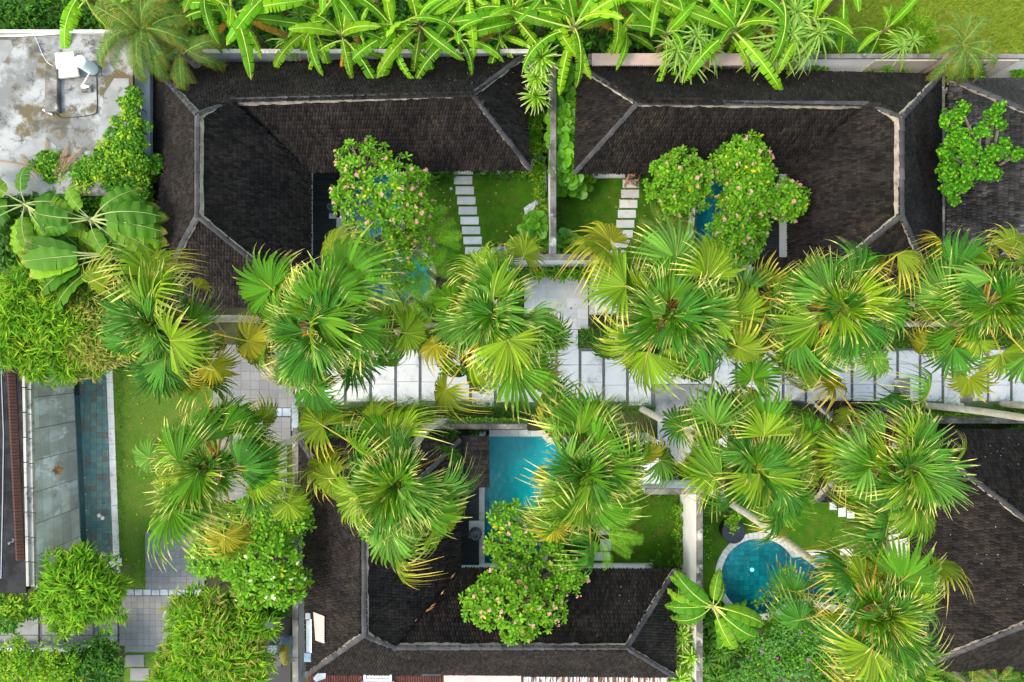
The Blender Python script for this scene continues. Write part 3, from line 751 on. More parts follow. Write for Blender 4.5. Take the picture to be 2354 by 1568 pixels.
# decks: boards laid one by one
def deck(label, x0, y0, x1, y1, z=.22, horiz=True):
    a = P(x0, y1, z); c = P(x1, y0, z)
    b = MB(); b.box(a.x, a.y, -.05, c.x, c.y, z - .03)
    o = b.build('deck', MT['black'], loc=((a.x + c.x) / 2, (a.y + c.y) / 2, 0), label=label, cat='deck')
    n = int((c.y - a.y) / .13)
    h = (c.y - a.y) / n
    for i in range(n):
        q = MB(); q.box(a.x, a.y + i * h + .004, z - .03, c.x, a.y + (i + 1) * h - .004, z + rnd.uniform(-.002, .002)); q.build('deck_board', MT['wood_dark'], o)
deck('dark timber deck beside the upper left pool', 660, 400, 772, 590)
deck('dark timber deck beside the upper right pool', 1738, 404, 1840, 594)
deck('dark timber deck with the big pot beside the lower pool', 1000, 1115, 1101, 1300)

# pale terraces and edge strips under the eaves
def strip(label, x0, y0, x1, y1, z, m, n=6, vert=False):
    a = P(x0, y1, z); c = P(x1, y0, z)
    b = MB(); b.box(a.x + .01, a.y + .01, -.02, c.x - .01, c.y - .01, z - .02)
    o = b.build('terrace', MT['grout'], kind='structure', label=label)
    for i in range(n):
        if vert: piece(o, 'edge_slab', x0, y0 + (y1 - y0) * i / n, x1, y0 + (y1 - y0) * (i + 1) / n - .4, .0, z, m)
        else: piece(o, 'edge_slab', x0 + (x1 - x0) * i / n, y0, x0 + (x1 - x0) * (i + 1) / n - .4, y1, .0, z, m)
    return o
strip('pale terrace edge under the eave of the upper left villa', 985, 372, 1216, 399, .18, MT['coping_pale'], 7)
strip('pale terrace edge where the person sits', 1333, 380, 1600, 408, .18, MT['coping_pale'], 8)
strip('pale edge between upper left deck and pool', 771, 500, 785, 590, .14, MT['slab'], 4, True)
strip('pale edge between upper right pool and deck', 1717, 404, 1730, 700, .10, MT['coping_pale'], 9, True)
strip('pale terrace edge under the eave of the lower villa', 1290, 1297, 1502, 1322, .16, MT['slab'], 9)
strip('pale edge between the lower pool and its deck', 1100, 1120, 1113, 1298, .10, MT['coping_pale'], 6, True)
strip('pale ledge at the end of the lower pool', 1060, 1299, 1140, 1318, .16, MT['coping_pale'], 4)
strip('pale ledge at the upper end of the lower pool', 1110, 988, 1214, 1000, .16, MT['coping_pale'], 5)
strip('pale terrace under the eave of the lower right villa', 2042, 1160, 2108, 1420, .16, MT['tile'], 8, True)

# ------------------------------------------------------------------ garden walls
def gwall(label, runs, z, body, cop, cat='wall', name='garden_wall', inset=.03, piece_len=1.4, extra=None):
    """runs: px rectangles of the coping at height z"""
    x0, y0, x1, y1 = runs[0]
    root = thing(name, label, cat, P((x0 + x1) / 2, (y0 + y1) / 2))
    b = MB()
    for k, (x0, y0, x1, y1) in enumerate(runs):
        a = P(x0, y1, z); c = P(x1, y0, z); i = min(inset, (c.x - a.x) * .2, (c.y - a.y) * .2)
        b.box(a.x + i, a.y + i, 0, c.x - i, c.y - i, z - .08 - .003 * k)
    b.build('wall_body', body, root)
    for (x0, y0, x1, y1) in runs:
        L = max(x1 - x0, y1 - y0) * K(z); n = max(1, round(L / piece_len))
        for i in range(n):
            if x1 - x0 > y1 - y0: piece(root, 'coping', x0 + (x1 - x0) * i / n, y0, x0 + (x1 - x0) * (i + 1) / n - .3, y1, z - .08, z + rnd.uniform(-.004, .004), cop, 0, 0, .015)
            else: piece(root, 'coping', x0, y0 + (y1 - y0) * i / n, x1, y0 + (y1 - y0) * (i + 1) / n - .3, z - .08, z + rnd.uniform(-.004, .004), cop, 0, 0, .015)
    return root
gwall('grey boundary wall behind the upper left roof, under banana leaves', [(330, 112, 1262, 122)], 2.75, MT['shade_blue_wall'], MT['coping_pale'])
wr = gwall('white boundary wall along the top right, below the field', [(1352, 123, 2700, 134)], 2.75, MT['white_wall'], MT['coping'])
v0 = P(2010, 134, 2.55); v1 = P(2150, 134, 2.55); yy = P(0, 134, 2.75).y
b = MB(); b.box(v0.x, yy - .035, .3, v1.x, yy + .02, 2.62); b.build('stone_panel', MT['stone_face'], wr)
v0 = P(2250, 134, 2.55); v1 = P(2340, 134, 2.55)
b = MB(); b.box(v0.x, yy - .035, .3, v1.x, yy + .02, 2.62); b.build('stone_panel', MT['stone_face'], wr)
b = MB(); a = P(1360, 150, 2.7); c = P(1762, 122, 2.7)     # pink sheet lying over the gutter behind the upper right roof
b.box(a.x, a.y, 2.655, c.x, c.y, 2.672)
ps = MB(); n = 90
for i in range(n):
    x0 = a.x + (c.x - a.x) * i / n; x1 = a.x + (c.x - a.x) * (i + 1) / n
    ps.poly([(x0, a.y, 2.77), (x1, a.y, 2.77), (x1, c.y - .05, 2.80), (x0, c.y - .05, 2.80)])
    ps.poly([(x0, a.y, 2.77), ((x0 + x1) / 2, a.y - .07, 2.762), (x1, a.y, 2.77)])
    ps.poly([(x0, a.y, 2.755), (x1, a.y, 2.755), (x1, a.y, 2.77), (x0, a.y, 2.77)])
ps.build('gutter_sheet', MT['pink_sheet'], loc=((a.x + c.x) / 2, a.y, 2.75), label='long pinkish cover sheet with toothed edge between upper right roof and banana plants', cat='roof sheet')
gwall('tall divider wall with mottled coping between the two upper gardens', [(1265, 150, 1279, 584)], 2.4, MT['white_wall'], MT['coping'])
gwall('grey divider wall between upper right villa and the edge villa', [(2166, 160, 2173, 640)], 2.5, MT['shade_blue_wall'], MT['coping'])
b = gwall('white stub wall between the two right hand roofs', [(2179, 200, 2197, 204)], 2.4, MT['white_wall'], MT['white_wall'])
gwall('low wall between path planting and the upper gardens, left stretch', [(690, 741, 1128, 754)], 1.3, MT['white_wall'], MT['coping'])
gwall('low wall between path planting and the upper gardens, right stretch', [(1432, 738, 2700, 751)], 1.3, MT['white_wall'], MT['coping'])
gwall('mossy wall along the lower side of the path, left stretch', [(772, 975, 1212, 987)], 1.6, MT['coping'], MT['coping'])
gwall('mossy wall along the lower side of the path, right stretch', [(2050, 962, 2700, 974)], 1.2, MT['coping'], MT['coping'])
gwall('upper gate wall with dark coping round a planter', [(1151, 584, 1396, 598), (1384.5, 598.4, 1396, 614), (1149, 598.4, 1160, 614)], 2.4, MT['white_wall'], MT['coping'], name='gate_wall')
gwall('lower gate wall with white face above the dark lawn', [(1483, 1124, 1665, 1137)], 2.4, MT['white_wall'], MT['coping'], name='gate_wall')
gwall('white divider wall between the two lower gardens', [(1602, 1137.5, 1616, 1575)], 2.6, MT['white_wall'], MT['coping'])
gwall('pale wall beside the lower villa and the service yard', [(672, 985, 686, 1600)], 2.3, MT['shade_blue_wall'], MT['coping'])
gwall('low white edge wall in the lower left corner', [(-200, 1489, 195, 1499)], .5, MT['shade_blue_wall'], MT['concrete'])

def block(label, x0, y0, x1, y1, z, sign=False):
    root = thing('gate_block', label, 'gate pillar', P((x0 + x1) / 2, (y0 + y1) / 2))
    a = P(x0, y1, z); c = P(x1, y0, z); xm = (a.x + c.x) / 2
    b = MB(); b.box(a.x + .05, a.y + .05, 0, c.x - .05, c.y - .05, z - .12); b.build('pillar', MT['tile_pale'], root)
    b = MB(); b.box(a.x, a.y, z - .116, xm - .006, c.y, z, bev=.02); b.build('cap_slab', MT['block_top'], root)
    b = MB(); b.box(xm + .006, a.y, z - .116, c.x, c.y, z, bev=.02); b.build('cap_slab', MT['block_top'], root)
    if sign:
        b = MB(); b.box(a.x + .02, c.y - 1.0, 1.25, a.x + .055, c.y - .8, 1.55); b.build('house_sign', MT['sign_metal'], root)
block('weathered white gate block at the right of the upper gate', 1368, 610, 1419, 721, 2.4, True)
block('weathered white gate block at the left of the upper gate, under a palm', 1128, 610, 1178, 712, 2.4)
block('weathered white gate block left of the lower gate', 1471, 1012, 1521, 1112, 2.4)

# planted troughs' soil and step
b = MB(); b.pbox(1380, 700, 1396, 722, 0, .5); b.build('gate_step', MT['coping'], kind='structure', label='dark mossy step at the foot of the gate block')

# ------------------------------------------------------------------ flat roofed building, upper left
zf = 3.6
fb = thing('flat_roof_building', 'neighbouring building with stained white flat concrete roof', 'building', P(100, 250))
a = P(-700, 448, zf); c = P(303, 72, zf)
b = MB(); b.box(a.x, a.y, 0, c.x, c.y, zf - .12); b.build('wall', MT['shade_blue_wall'], fb)
b = MB(); b.box(a.x - .03, a.y - .03, zf - .119, c.x + .03, c.y + .03, zf); b.build('roof_slab', MT['flat_roof'], fb)
b = MB(); b.pbox(305, 128, 344, 446, 2.62, 2.9, bev=.02); b.build('ledge', MT['shade_blue_wall'], fb)  # added ledge, catches sky so the dim east wall strip shows bright
b = MB(); b.pbox(-700, 68, 303, 75, zf - .3, zf + .12); b.build('parapet', MT['coping_pale'], fb)
b = MB(); b.poly([P(x, y, zf + .004) for x, y in ((-90, 445), (200, 445), (190, 420), (165, 395), (130, 360), (128, 335), (105, 318), (75, 318), (45, 335), (10, 360), (-90, 365))][::-1])
b.build('screed_patch', MT['flat_roof_old'], fb)
b = MB(); b.poly([P(x, y, zf + .004) for x, y in ((-60, 90), (26, 92), (30, 110), (12, 140), (-60, 170))][::-1]); b.build('screed_patch', MT['flat_roof_old'], fb)
b = MB(); b.poly([P(x, y, zf + .004) for x, y in ((228, 300), (240, 215), (262, 180), (296, 180), (296, 320), (235, 330))][::-1]); b.build('screed_patch', MT['flat_roof_old'], fb)

# far left property: concrete panel wall, copings, dark roof
pw = thing('panel_wall', 'high concrete panel wall standing over the slate tiled pool', 'wall', (-17.1, -5, 0))
q0 = Vector((-17.17, -.9, 0)); q1 = Vector((-16.83, -8.75, 0)); d = (q1 - q0).normalized(); nn = Vector((-d.y, d.x, 0))
if nn.x < 0: nn = -nn
b = MB(); f = [q0 - nn * .02, q1 - nn * .02, q1 - nn * .22, q0 - nn * .22]; b.prism([(p.x, p.y) for p in f], -.4, 2.5); b.build('wall_body', MT['grout'], pw)
NP, NR = 7, 5; L = (q1 - q0).length
for i in range(NP):
    for j in range(NR):
        s0, s1 = L * i / NP + .012, L * (i + 1) / NP - .012
        f = [q0 + d * s0, q0 + d * s1, q0 + d * s1 - nn * .03, q0 + d * s0 - nn * .03]
        mb = MB(); of = rnd.uniform(0, .008); mb.prism([(p.x + nn.x * of, p.y + nn.y * of) for p in f], 2.5 * j / NR + .011, 2.5 * (j + 1) / NR - .011)
        mb.build('concrete_panel', MT['panel'], pw)
def coprow(parent, p, q, wd, z0, z1, m, n):
    dd = (q - p); sd_ = Vector((-dd.y, dd.x, 0)).normalized() * wd
    for i in range(n):
        a_ = p + dd * (i / n); b_ = p + dd * ((i + 1) / n - .004)
        mb = MB(); mb.prism([(v.x, v.y) for v in (a_, b_, b_ + sd_, a_ + sd_)], z0, z1 + rnd.uniform(-.004, .004)); mb.build('coping', m, parent)
coprow(pw, P(70, 840, 2.6), P(79, 1350, 2.6), -.12, 2.45, 2.6, MT['coping_tan'], 9)
coprow(pw, P(56, 835, 2.72), P(66, 1350, 2.72), -.09, 2.4, 2.72, MT['coping_tan'], 9)
hl = thing('dark_roof_building', 'building at the left edge with black flat roof and brown ridge strip', 'building', P(0, 1090))
b = MB(); b.prism([(p.x, p.y) for p in (P(-500, 830, 2.7), P(46, 830, 2.7), P(56, 1360, 2.7), P(-500, 1360, 2.7))], 0, 2.7); b.build('wall', MT['black'], hl)
b = MB(); b.prism([(p.x, p.y) for p in (P(-500, 826, 2.71), P(50, 826, 2.71), P(60, 1364, 2.71), P(-500, 1364, 2.71))], 2.62, 2.712)
MT['tar'] = mat('black_roof_felt', (.012, .012, .013), (.028, .028, .028), 2, rough=.8, spec=.08, c3=(.35, .36, .37), s3=1.6, lo3=.66, hi3=.76)
b.build('roof_felt', MT['tar'], hl)
MT['brown_strip'] = mat('brown_thatch', (.075, .030, .020), (.045, .02, .015), 5, rough=.9, bump=.5, bscale=25, stretch=(.4, 4, 1))
b = MB()
p0, p1 = P(12, 836, 2.8), P(34, 1290, 2.8)
n = 60
for i in range(n):
    u0 = p0.lerp(p1, i / n); u1 = p0.lerp(p1, (i + 1) / n - .002)
    b.poly([u0 + Vector((-.02, 0, -.07)), u1 + Vector((-.02, 0, -.07)), u1 + Vector((.13, 0, .05)), u0 + Vector((.13, 0, .06))])
    b.poly([u0 + Vector((.13, 0, .06)), u1 + Vector((.13, 0, .05)), u1 + Vector((.30, 0, -.06)), u0 + Vector((.30, 0, -.07))])
b.build('ridge_strip', MT['brown_strip'], hl)
MT['cable'] = mat('pale_cable', (.45, .47, .5), rough=.6)
b = MB(); b.tube([P(2, 835, 2.74), P(8, 1000, 2.74), P(6, 1150, 2.74), P(2, 1330, 2.74)], .012, 5); b.build('roof_cable', MT['cable'], hl)

# corrugated roof and sheets under the lower villa's bottom eave
def corrugated(mb, x0, x1, ya, yb, za, zb, pitch=.085, amp=.022):
    n = int((x1 - x0) / pitch * 4)
    pr = None
    for i in range(n + 1):
        x = x0 + (x1 - x0) * i / n; h = amp * math.sin(2 * math.pi * i / 4)
        r = [mb.pt((x, ya, za + h)), mb.pt((x, yb, zb + h))]
        if pr: mb.face((pr[0], r[0], r[1], pr[1]))
        pr = r
cr = thing('corrugated_roof', 'rusty red corrugated lean-to roof below the bottom eave', 'lean-to roof', P(900, 1580))
a = P(712, 1600, 2.2); c = P(1065, 1552, 2.45)
b = MB(); corrugated(b, a.x, c.x, c.y, a.y - 1.2, 2.42, 2.05); b.build('sheet', MT['rust'], cr)
a = P(752, 1552, 2.5); c = P(1050, 1536, 2.5)
b = MB(); corrugated(b, a.x, c.x, c.y, a.y - .03, 2.66, 2.47, .085, .03); b.build('ridge_sheet', MT['rust'], cr)
a = P(970, 1550, 2.6); c = P(1014, 1533, 2.6); b = MB(); b.box(a.x, a.y, 2.70, c.x, c.y, 2.715); b.build('patch', MT['ridge'], cr)
a = P(724, 1562, 2.6); c = P(752, 1540, 2.6); b = MB(); b.prism([(p.x, p.y) for p in (P(722, 1556, 2.6), P(740, 1534, 2.6), P(752, 1540, 2.6), P(750, 1556, 2.6), P(728, 1564, 2.6))], 2.7, 2.715); b.build('flashing', MT['metal_grey'], cr)
sk = thing('skylight', 'white framed roof skylight between the rusty corrugated sheets', 'skylight', P(868, 1556, 2.5))
for (x0, y0, x1, y1) in ((836, 1545, 840, 1566), (896, 1545, 900, 1566), (840.2, 1561, 895.8, 1566)):
    b = MB(); b.pbox(x0, y0, x1, y1, 2.5, 2.62); b.build('frame', MT['white_paint'], sk)
b = MB(); b.pbox(840.5, 1545, 895.5, 1560.5, 2.5, 2.56); b.build('pane', MT['coping_pale'], sk)
b = MB(); b.pbox(830, 1567, 906, 1600, 2.3, 2.53); b.build('sill', MT['metal_grey'], sk)
a = P(1018, 1640, 2.45); c = P(1198, 1553, 2.45)
def toothed(label, x0, x1, ytop, ybot, z, m, n, lab2='roof sheet'):
    a_ = P(x0, ybot, z); c_ = P(x1, ytop, z); ps_ = MB()
    for i in range(n):
        u0 = a_.x + (c_.x - a_.x) * i / n; u1 = a_.x + (c_.x - a_.x) * (i + 1) / n
        ps_.poly([(u0, a_.y, z - .05), (u1, a_.y, z - .05), (u1, c_.y, z), (u0, c_.y, z)])
        ps_.poly([(u0, c_.y, z), (u1, c_.y, z), ((u0 + u1) / 2, c_.y + .05, z + .004)])
        ps_.poly([(u0, a_.y, z - .07), (u1, a_.y, z - .07), (u1, a_.y, z - .05), (u0, a_.y, z - .05)])
    ps_.build('roof_sheet', m, loc=((a_.x + c_.x) / 2, (a_.y + c_.y) / 2, z), label=label, cat=lab2)
toothed('pale pink roof sheet with toothed edge at the bottom of the picture', 1020, 1198, 1553, 1600, 2.62, MT['pink_sheet'], 60)
wm = thing('corrugated_roof', 'white streaked corrugated sheet at the bottom right eave', 'lean-to roof', P(1360, 1580))
a = P(1198, 1600, 2.3); c = P(1536, 1556, 2.5); b = MB(); corrugated(b, a.x, c.x, c.y, a.y - 1, 2.48, 2.2, .10, .03)
MT['streak'] = mat('streaked_sheet', (.55, .52, .48), (.12, .06, .045), 3, .45, .55, rough=.8, stretch=(4, .5, 1)); b.build('sheet', MT['streak'], wm)
# pink sheet and window strip on the left slope of the lower villa
k = P(720, 1408, 3.1); b = MB()
cn = [P(720, 1407, 3.14), P(744, 1416, 3.72), P(744, 1479, 3.72), P(725, 1472, 3.24)]
n = 14
for i in range(n):
    u0 = cn[0].lerp(cn[3], i / n); u1 = cn[0].lerp(cn[3], (i + 1) / n); w0 = cn[1].lerp(cn[2], i / n); w1 = cn[1].lerp(cn[2], (i + 1) / n)
    b.poly([u0, u1, w1, w0]); b.poly([w0, w1, (w0 + w1) / 2 + Vector((.05, 0, .04))])
    b.poly([u0 - Vector((0, 0, .02)), u1 - Vector((0, 0, .02)), u1, u0])
b.build('roof_sheet', MT['pink_sheet'], loc=k, label='pinkish patch sheet on the left slope of the lower villa', cat='roof sheet')
sk = thing('skylight', 'long narrow glass skylight at the left eave of the lower villa', 'skylight', P(712, 1450, 2.9))
b = MB(); b.pbox(704, 1426, 712, 1500, 2.6, 2.86); b.build('pane', MT['glass'], sk)
b = MB(); b.pbox(712.3, 1424, 716, 1501, 2.6, 2.95); b.build('frame', MT['white_paint'], sk)
b = MB(); b.pbox(716.3, 1424, 721, 1501, 2.6, 2.92); b.build('frame', MT['pink_sheet'], sk)
b = MB(); b.pbox(702, 1410, 722, 1424, 2.6, 2.9); b.build('flashing', MT['metal_grey'], sk)
b = MB(); b.pbox(699, 1502, 722, 1522, 2.6, 2.85); b.build('flashing', MT['tarp_blue'], sk)
# ------------------------------------------------------------------ plant parts (meshes shared by many leaves)
def fan_frond(seed, Lp, Lb, spread, droop, fold, tipdrop, sag, bend, n=40):
    """costapalmate fan leaf: pleated blade of joined segments whose ends split and hang; returns blade and stalk"""
    r = random.Random(seed); b = MB()
    def stalk(s): return Vector((Lp * s, 0, -sag * s * s))
    hub = stalk(1); th = math.atan2(-2 * sag, Lp) - bend
    hd = Vector((math.cos(th), 0, math.sin(th))); up = Vector((-hd.z, 0, hd.x))
    st = [.03, .22, .42, .62, .78, .90, 1.0]
    def pos(a, q, L, lift, td, sw=0):
        x = math.cos(a) * q * L; y = math.sin(a) * q * L
        z = -droop * L * q * q * (0.55 + .45 * math.cos(a)) - fold * abs(math.sin(a)) * q * L + lift
        if q > .52: z -= td * (q - .52) ** 2 * L * 3.0; y += sw * (q - .52) * L; x -= td * .35 * (q - .52) ** 2 * L * 2
        return hub + hd * x + Vector((0, y, 0)) + up * z
    da = 2 * spread / n; lop = r.uniform(-.12, .12)
    for k in range(n):
        a0 = -spread + da * k; a1 = a0 + da; am = (a0 + a1) / 2
        L = Lb * (.72 + .28 * math.cos(am * .62) + lop * math.sin(am)) * r.uniform(.90, 1.06)
        td = tipdrop * r.uniform(.3, 1.7); sw = r.uniform(-.22, .22); split = r.uniform(.46, .62)
        cut = 1.0 if r.random() > .12 else r.uniform(.75, .95)
        prev = None
        for q in st:
            q_ = min(q, cut)
            wf = 1.0 if q_ <= split else max(0.05, 1 - ((q_ - split) / (1.02 - split)) ** 1.15) * .92
            h = da / 2 * wf * (1.0 if q_ < split else split / q_ * 1.12)
            lift = .30 * h * q_ * L
            m_ = pos(am, q_, L, -lift * .7, td, sw); l_ = pos(am - h, q_, L, lift, td, sw); r_ = pos(am + h, q_, L, lift, td, sw)
            tq = q_ + .12 * abs(am) / spread
            row = [b.pt(l_, tq), b.pt(m_, tq), b.pt(r_, tq)]
            if prev: b.face((prev[0], row[0], row[1], prev[1])); b.face((prev[1], row[1], row[2], prev[2]))
            prev = row
            if q_ < q: break
    p = MB(); ss = [0, .25, .5, .75, 1.0]
    p.tube([stalk(s) for s in ss] + [hub + hd * Lb * .30 + up * .004], [.030, .024, .019, .016, .014, .004], 5, ts=[.0, .2, .4, .7, 1, 1])
    return b, p

def build_fan(mats_blade, mat_pet, **kw):
    b, p = fan_frond(**kw)
    return [b.mesh('frond', m) for m in mats_blade], p.mesh('petiole', mat_pet)

FAN = {'young': [], 'mid': [], 'old': [], 'dead': []}
for s in range(6):
    FAN['young'].append(build_fan([MT['fan_a'], MT['fan_b']], MT['petiole_green'], seed=s, Lp=.36 + .08 * s, Lb=.82 + .06 * (s % 3), spread=R(40 + 8 * s), droop=.04 + .06 * (s % 3), fold=-.55 + .24 * s, tipdrop=.15, sag=-.02, bend=R(0 + 9 * s), n=18 + s))
    FAN['mid'].append(build_fan([MT['fan_a'], MT['fan_a'], MT['fan_b']], MT['petiole'], seed=10 + s, Lp=.70 + .10 * s, Lb=.90 + .06 * (s % 3), spread=R(52 + 10 * s), droop=.06 + .10 * (s % 4), fold=-.30 + .30 * (s % 4), tipdrop=.6, sag=.08, bend=R(6 + 9 * (s % 5)), n=20 + s))
    FAN['old'].append(build_fan([MT['fan_c'], MT['fan_a'], MT['fan_b']], MT['petiole'], seed=20 + s, Lp=.95 + .17 * s, Lb=.64 + .08 * (s % 3), spread=R(72 + 15 * s), droop=.08 + .12 * (s % 4), fold=-.10 + .25 * (s % 4), tipdrop=1.0, sag=.16, bend=R(-4 + 9 * (s % 4)), n=22 + s))
    if s < 4: FAN['dead'].append(build_fan([MT['fan_d'], MT['fan_c']], MT['petiole'], seed=30 + s, Lp=1.0, Lb=.66, spread=R(50), droop=.35, fold=.7, tipdrop=1.2, sag=.3, bend=R(30), n=14))

def fan_palm(label, base, crown, seed, n=34, size=1.0, zc=10.6, group='fan palms along the path', gaps=()):
    r = random.Random(seed)
    b0 = P(*base, 0); c = P(*crown, zc)
    root = thing('fan_palm', label, 'palm tree', b0, group)
    side = Vector((r.uniform(-.35, .35), r.uniform(-.35, .35), 0)); pts, rad = [], []
    for i in range(40):
        s = i / 39; p = b0.lerp(c, s) + side * math.sin(math.pi * s)
        pts.append(p); k = 1.0 + (.03 if i % 2 else 0) + r.uniform(-.012, .012)
        rad.append(((.16 if i == 0 else .128) - .038 * s) * k)
    rad[-1] = .085
    t = MB(); t.tube(pts, rad, 12); t.build('trunk', MT['palm_trunk'], root, smooth=True)
    f = MB()
    for i in range(90):          # old leaf bases and fibre under the crown
        a = r.uniform(0, 6.28); z = r.uniform(-.75, .12); q = Vector((math.cos(a), math.sin(a), 0)); c0 = c + Vector((0, 0, z)) + q * .08
        f.tube([c0, c0 + q * r.uniform(.10, .30) + Vector((0, 0, r.uniform(.0, .22)))], [.045, .012], 4)
    f.build('crown_fibre', MT['fibre'], root)
    lean = Matrix.Rotation(R(r.uniform(4, 15)), 4, Vector((r.uniform(-1, 1), r.uniform(-1, 1), 0)).normalized())
    gl = list(gaps) or [(r.uniform(0, 360), 20)]; pw_ = r.uniform(.70, 1.0); yel = r.uniform(.42, .72); lo_el = r.uniform(92, 112); top_el = r.uniform(76, 88)
    n = int(n * r.uniform(1.50, 1.80)); nl = r.randint(8, 10); lobes = [360 / nl * k + r.uniform(-13, 13) for k in range(nl)]
    for i in range(n):
        s = i / (n - 1)
        az = i * 137.508 + r.uniform(-30, 30)
        if s > .26:
            lb = min(lobes, key=lambda q: abs((az - q + 180) % 360 - 180)); az = lb + r.gauss(0, 8.5)
        if .40 < s and any(abs((az - g_ + 180) % 360 - 180) < hw_ for g_, hw_ in gl) and r.random() < .86: continue
        el = top_el - lo_el * s ** pw_ + r.uniform(-17, 17)
        kind = 'young' if s < .30 else ('mid' if s < .66 else 'old')
        if s > .78 and r.random() < .22: kind = 'dead'
        v = r.choice(FAN[kind]); bl = v[0]
        if kind == 'old': me = bl[0] if r.random() < yel else r.choice(bl[1:])
        else: me = r.choice(bl)
        sc = size * r.uniform(.78, 1.22) * (.80 if s < .08 else 1)
        M = Matrix.Translation(c + Vector((0, 0, .20 - .6 * s))) @ lean @ Matrix.Rotation(R(az), 4, 'Z') @ Matrix.Rotation(R(-el), 4, 'Y') @ Matrix.Rotation(R(r.gauss(0, 36)), 4, 'X') @ Matrix.Scale(sc, 4)
        fr = inst('frond', me, root, M)
        if kind == 'dead': fr['label'] = 'dry brown frond'
        pe = bpy.data.objects.new('petiole', v[1]); COL.objects.link(pe); pe.parent = fr
    return root

# ---- banana-like leaves
def long_leaf(seed, L, W, pet, th0, th1, vee=.30, tears=.3, mats=None, prof=.45, wave=.02, sideflop=0.0, tipr=1.0, gap=.10):
    r = random.Random(seed); b = MB(); n = 22; lat = r.uniform(-.38, .38)
    pts = []; p = Vector((0, 0, 0)); tot = L + pet; ns = 30
    for i in range(ns + 1):
        pts.append(p + Vector((0, lat * (i / ns) ** 2, 0))); s = i / ns
        th = R(th0 + (th1 - th0) * s ** 1.25); p = p + Vector((math.cos(th), 0, math.sin(th))) * tot / ns
    def at(d):
        x = min(max(d / tot * ns, 0), ns - 1e-6); i = int(x); q = pts[i].lerp(pts[i + 1], x - i)
        t = (pts[i + 1] - pts[i]).normalized(); return q, t, Vector((-t.z, 0, t.x))
    def half(s): return W * (max(0.0, math.sin(math.pi * min(1, .06 + .94 * s) ** .82)) ** prof) * (1 if s < .9 else 1 - (s - .9) * 6 * tipr)
    for sgn in (-1, 1):
        i = 0
        while i < n:
            k = r.randint(1, 3) if r.random() < tears * 1.6 else r.randint(3, 7)
            k = min(k, n - i); fl = r.uniform(-.14, .14) * min(1, .25 + tears * 2); pr = None
            for j in range(k + 1):
                s = (i + j) / n; q, t, u = at(pet + s * L); hw = half(s)
                sh = 0
                if j == 0 and i > 0: sh = gap * L / n * (1 + tears)
                if j == k and i + k < n: sh = -gap * L / n * (1 + tears)
                row = []
                for e_ in (0.06, .5, 1.0):
                    y = sgn * hw * e_
                    z = vee * hw * e_ - (sideflop + .55 * vee) * hw * e_ * e_ * 1.6 + fl * hw * e_ + wave * math.sin(s * 31 + seed + sgn) * e_
                    row.append(b.pt(q + t * (sh * e_ + .10 * hw * e_) + Vector((0, y, 0)) + u * z, s))
                if pr:
                    for m in range(2):
                        f = (pr[m], row[m], row[m + 1], pr[m + 1])
                        b.face(f if sgn < 0 else f[::-1], 0)
                pr = row
            i += k
    rib = [at(d)[0] + at(d)[2] * .004 for d in np.linspace(0, tot * .985, 14)]
    b.tube(rib, [(.034 if i < 3 else .024 * (1 - i / 14) + .005) for i in range(14)], 5, m=1)
    return b.mesh('leaf', mats, smooth=True)

bm_ = [MT['banana'], MT['banana_rib']]; dm_ = [MT['banana_dry'], MT['banana_dry']]; pm_ = [MT['paddle'], MT['paddle_rib']]
BAN_UP = [long_leaf(40 + s, 1.75, .185, .30, 74 - 4 * s, 20 - 14 * s, .35, .10 + .1 * s, bm_) for s in range(3)]
BAN_MID = [long_leaf(50 + s, 1.9 + .1 * s, .175 + .012 * (s % 4), .38, 48 - 5 * s, -38 - 9 * s, .32, .25 + .16 * s, bm_, sideflop=.16, gap=.14) for s in range(6)]
BAN_LOW = [long_leaf(60 + s, 1.9, .18, .38, 20 - 5 * s, -66 - 5 * s, .24, .45 + .15 * s, bm_, sideflop=.35, gap=.18) for s in range(4)]
BAN_DRY = [long_leaf(70 + s, 1.6, .12, .4, -15, -80, .4, .9, dm_, sideflop=.8) for s in range(2)]

def banana(label, c, z, seed, n=9, size=1.0, dry=1, azs=None):
    r = random.Random(seed); cw = P(*c, z)
    root = thing('banana_plant', label, 'banana plant', (cw.x, cw.y, 0), 'banana plants behind the boundary wall')
    t = MB(); t.tube([(cw.x, cw.y, 0), (cw.x + .05, cw.y, z * .5), (cw.x, cw.y, z + .1)], [.15, .12, .06], 9); t.build('pseudostem', MT['pseudo'], root, smooth=True)
    for i in range(n + dry):
        s = i / max(1, n - 1)
        if i >= n: me = r.choice(BAN_DRY)
        else: me = r.choice(BAN_UP if s < .25 else (BAN_MID if s < .75 else BAN_LOW))
        az = (azs[i] if azs and i < len(azs) else i * 137.5 + seed * 40 + r.uniform(-38, 38))
        M = Matrix.Translation((cw.x, cw.y, z + .10 - .55 * s)) @ Matrix.Rotation(R(az), 4, 'Z') @ Matrix.Rotation(R(r.uniform(-30, 30)), 4, 'X') @ Matrix.Scale(size * r.uniform(.62, 1.10), 4)
        o = inst('leaf', me, root, M)
        if i >= n: o['label'] = 'withered yellow brown leaf'
    return root

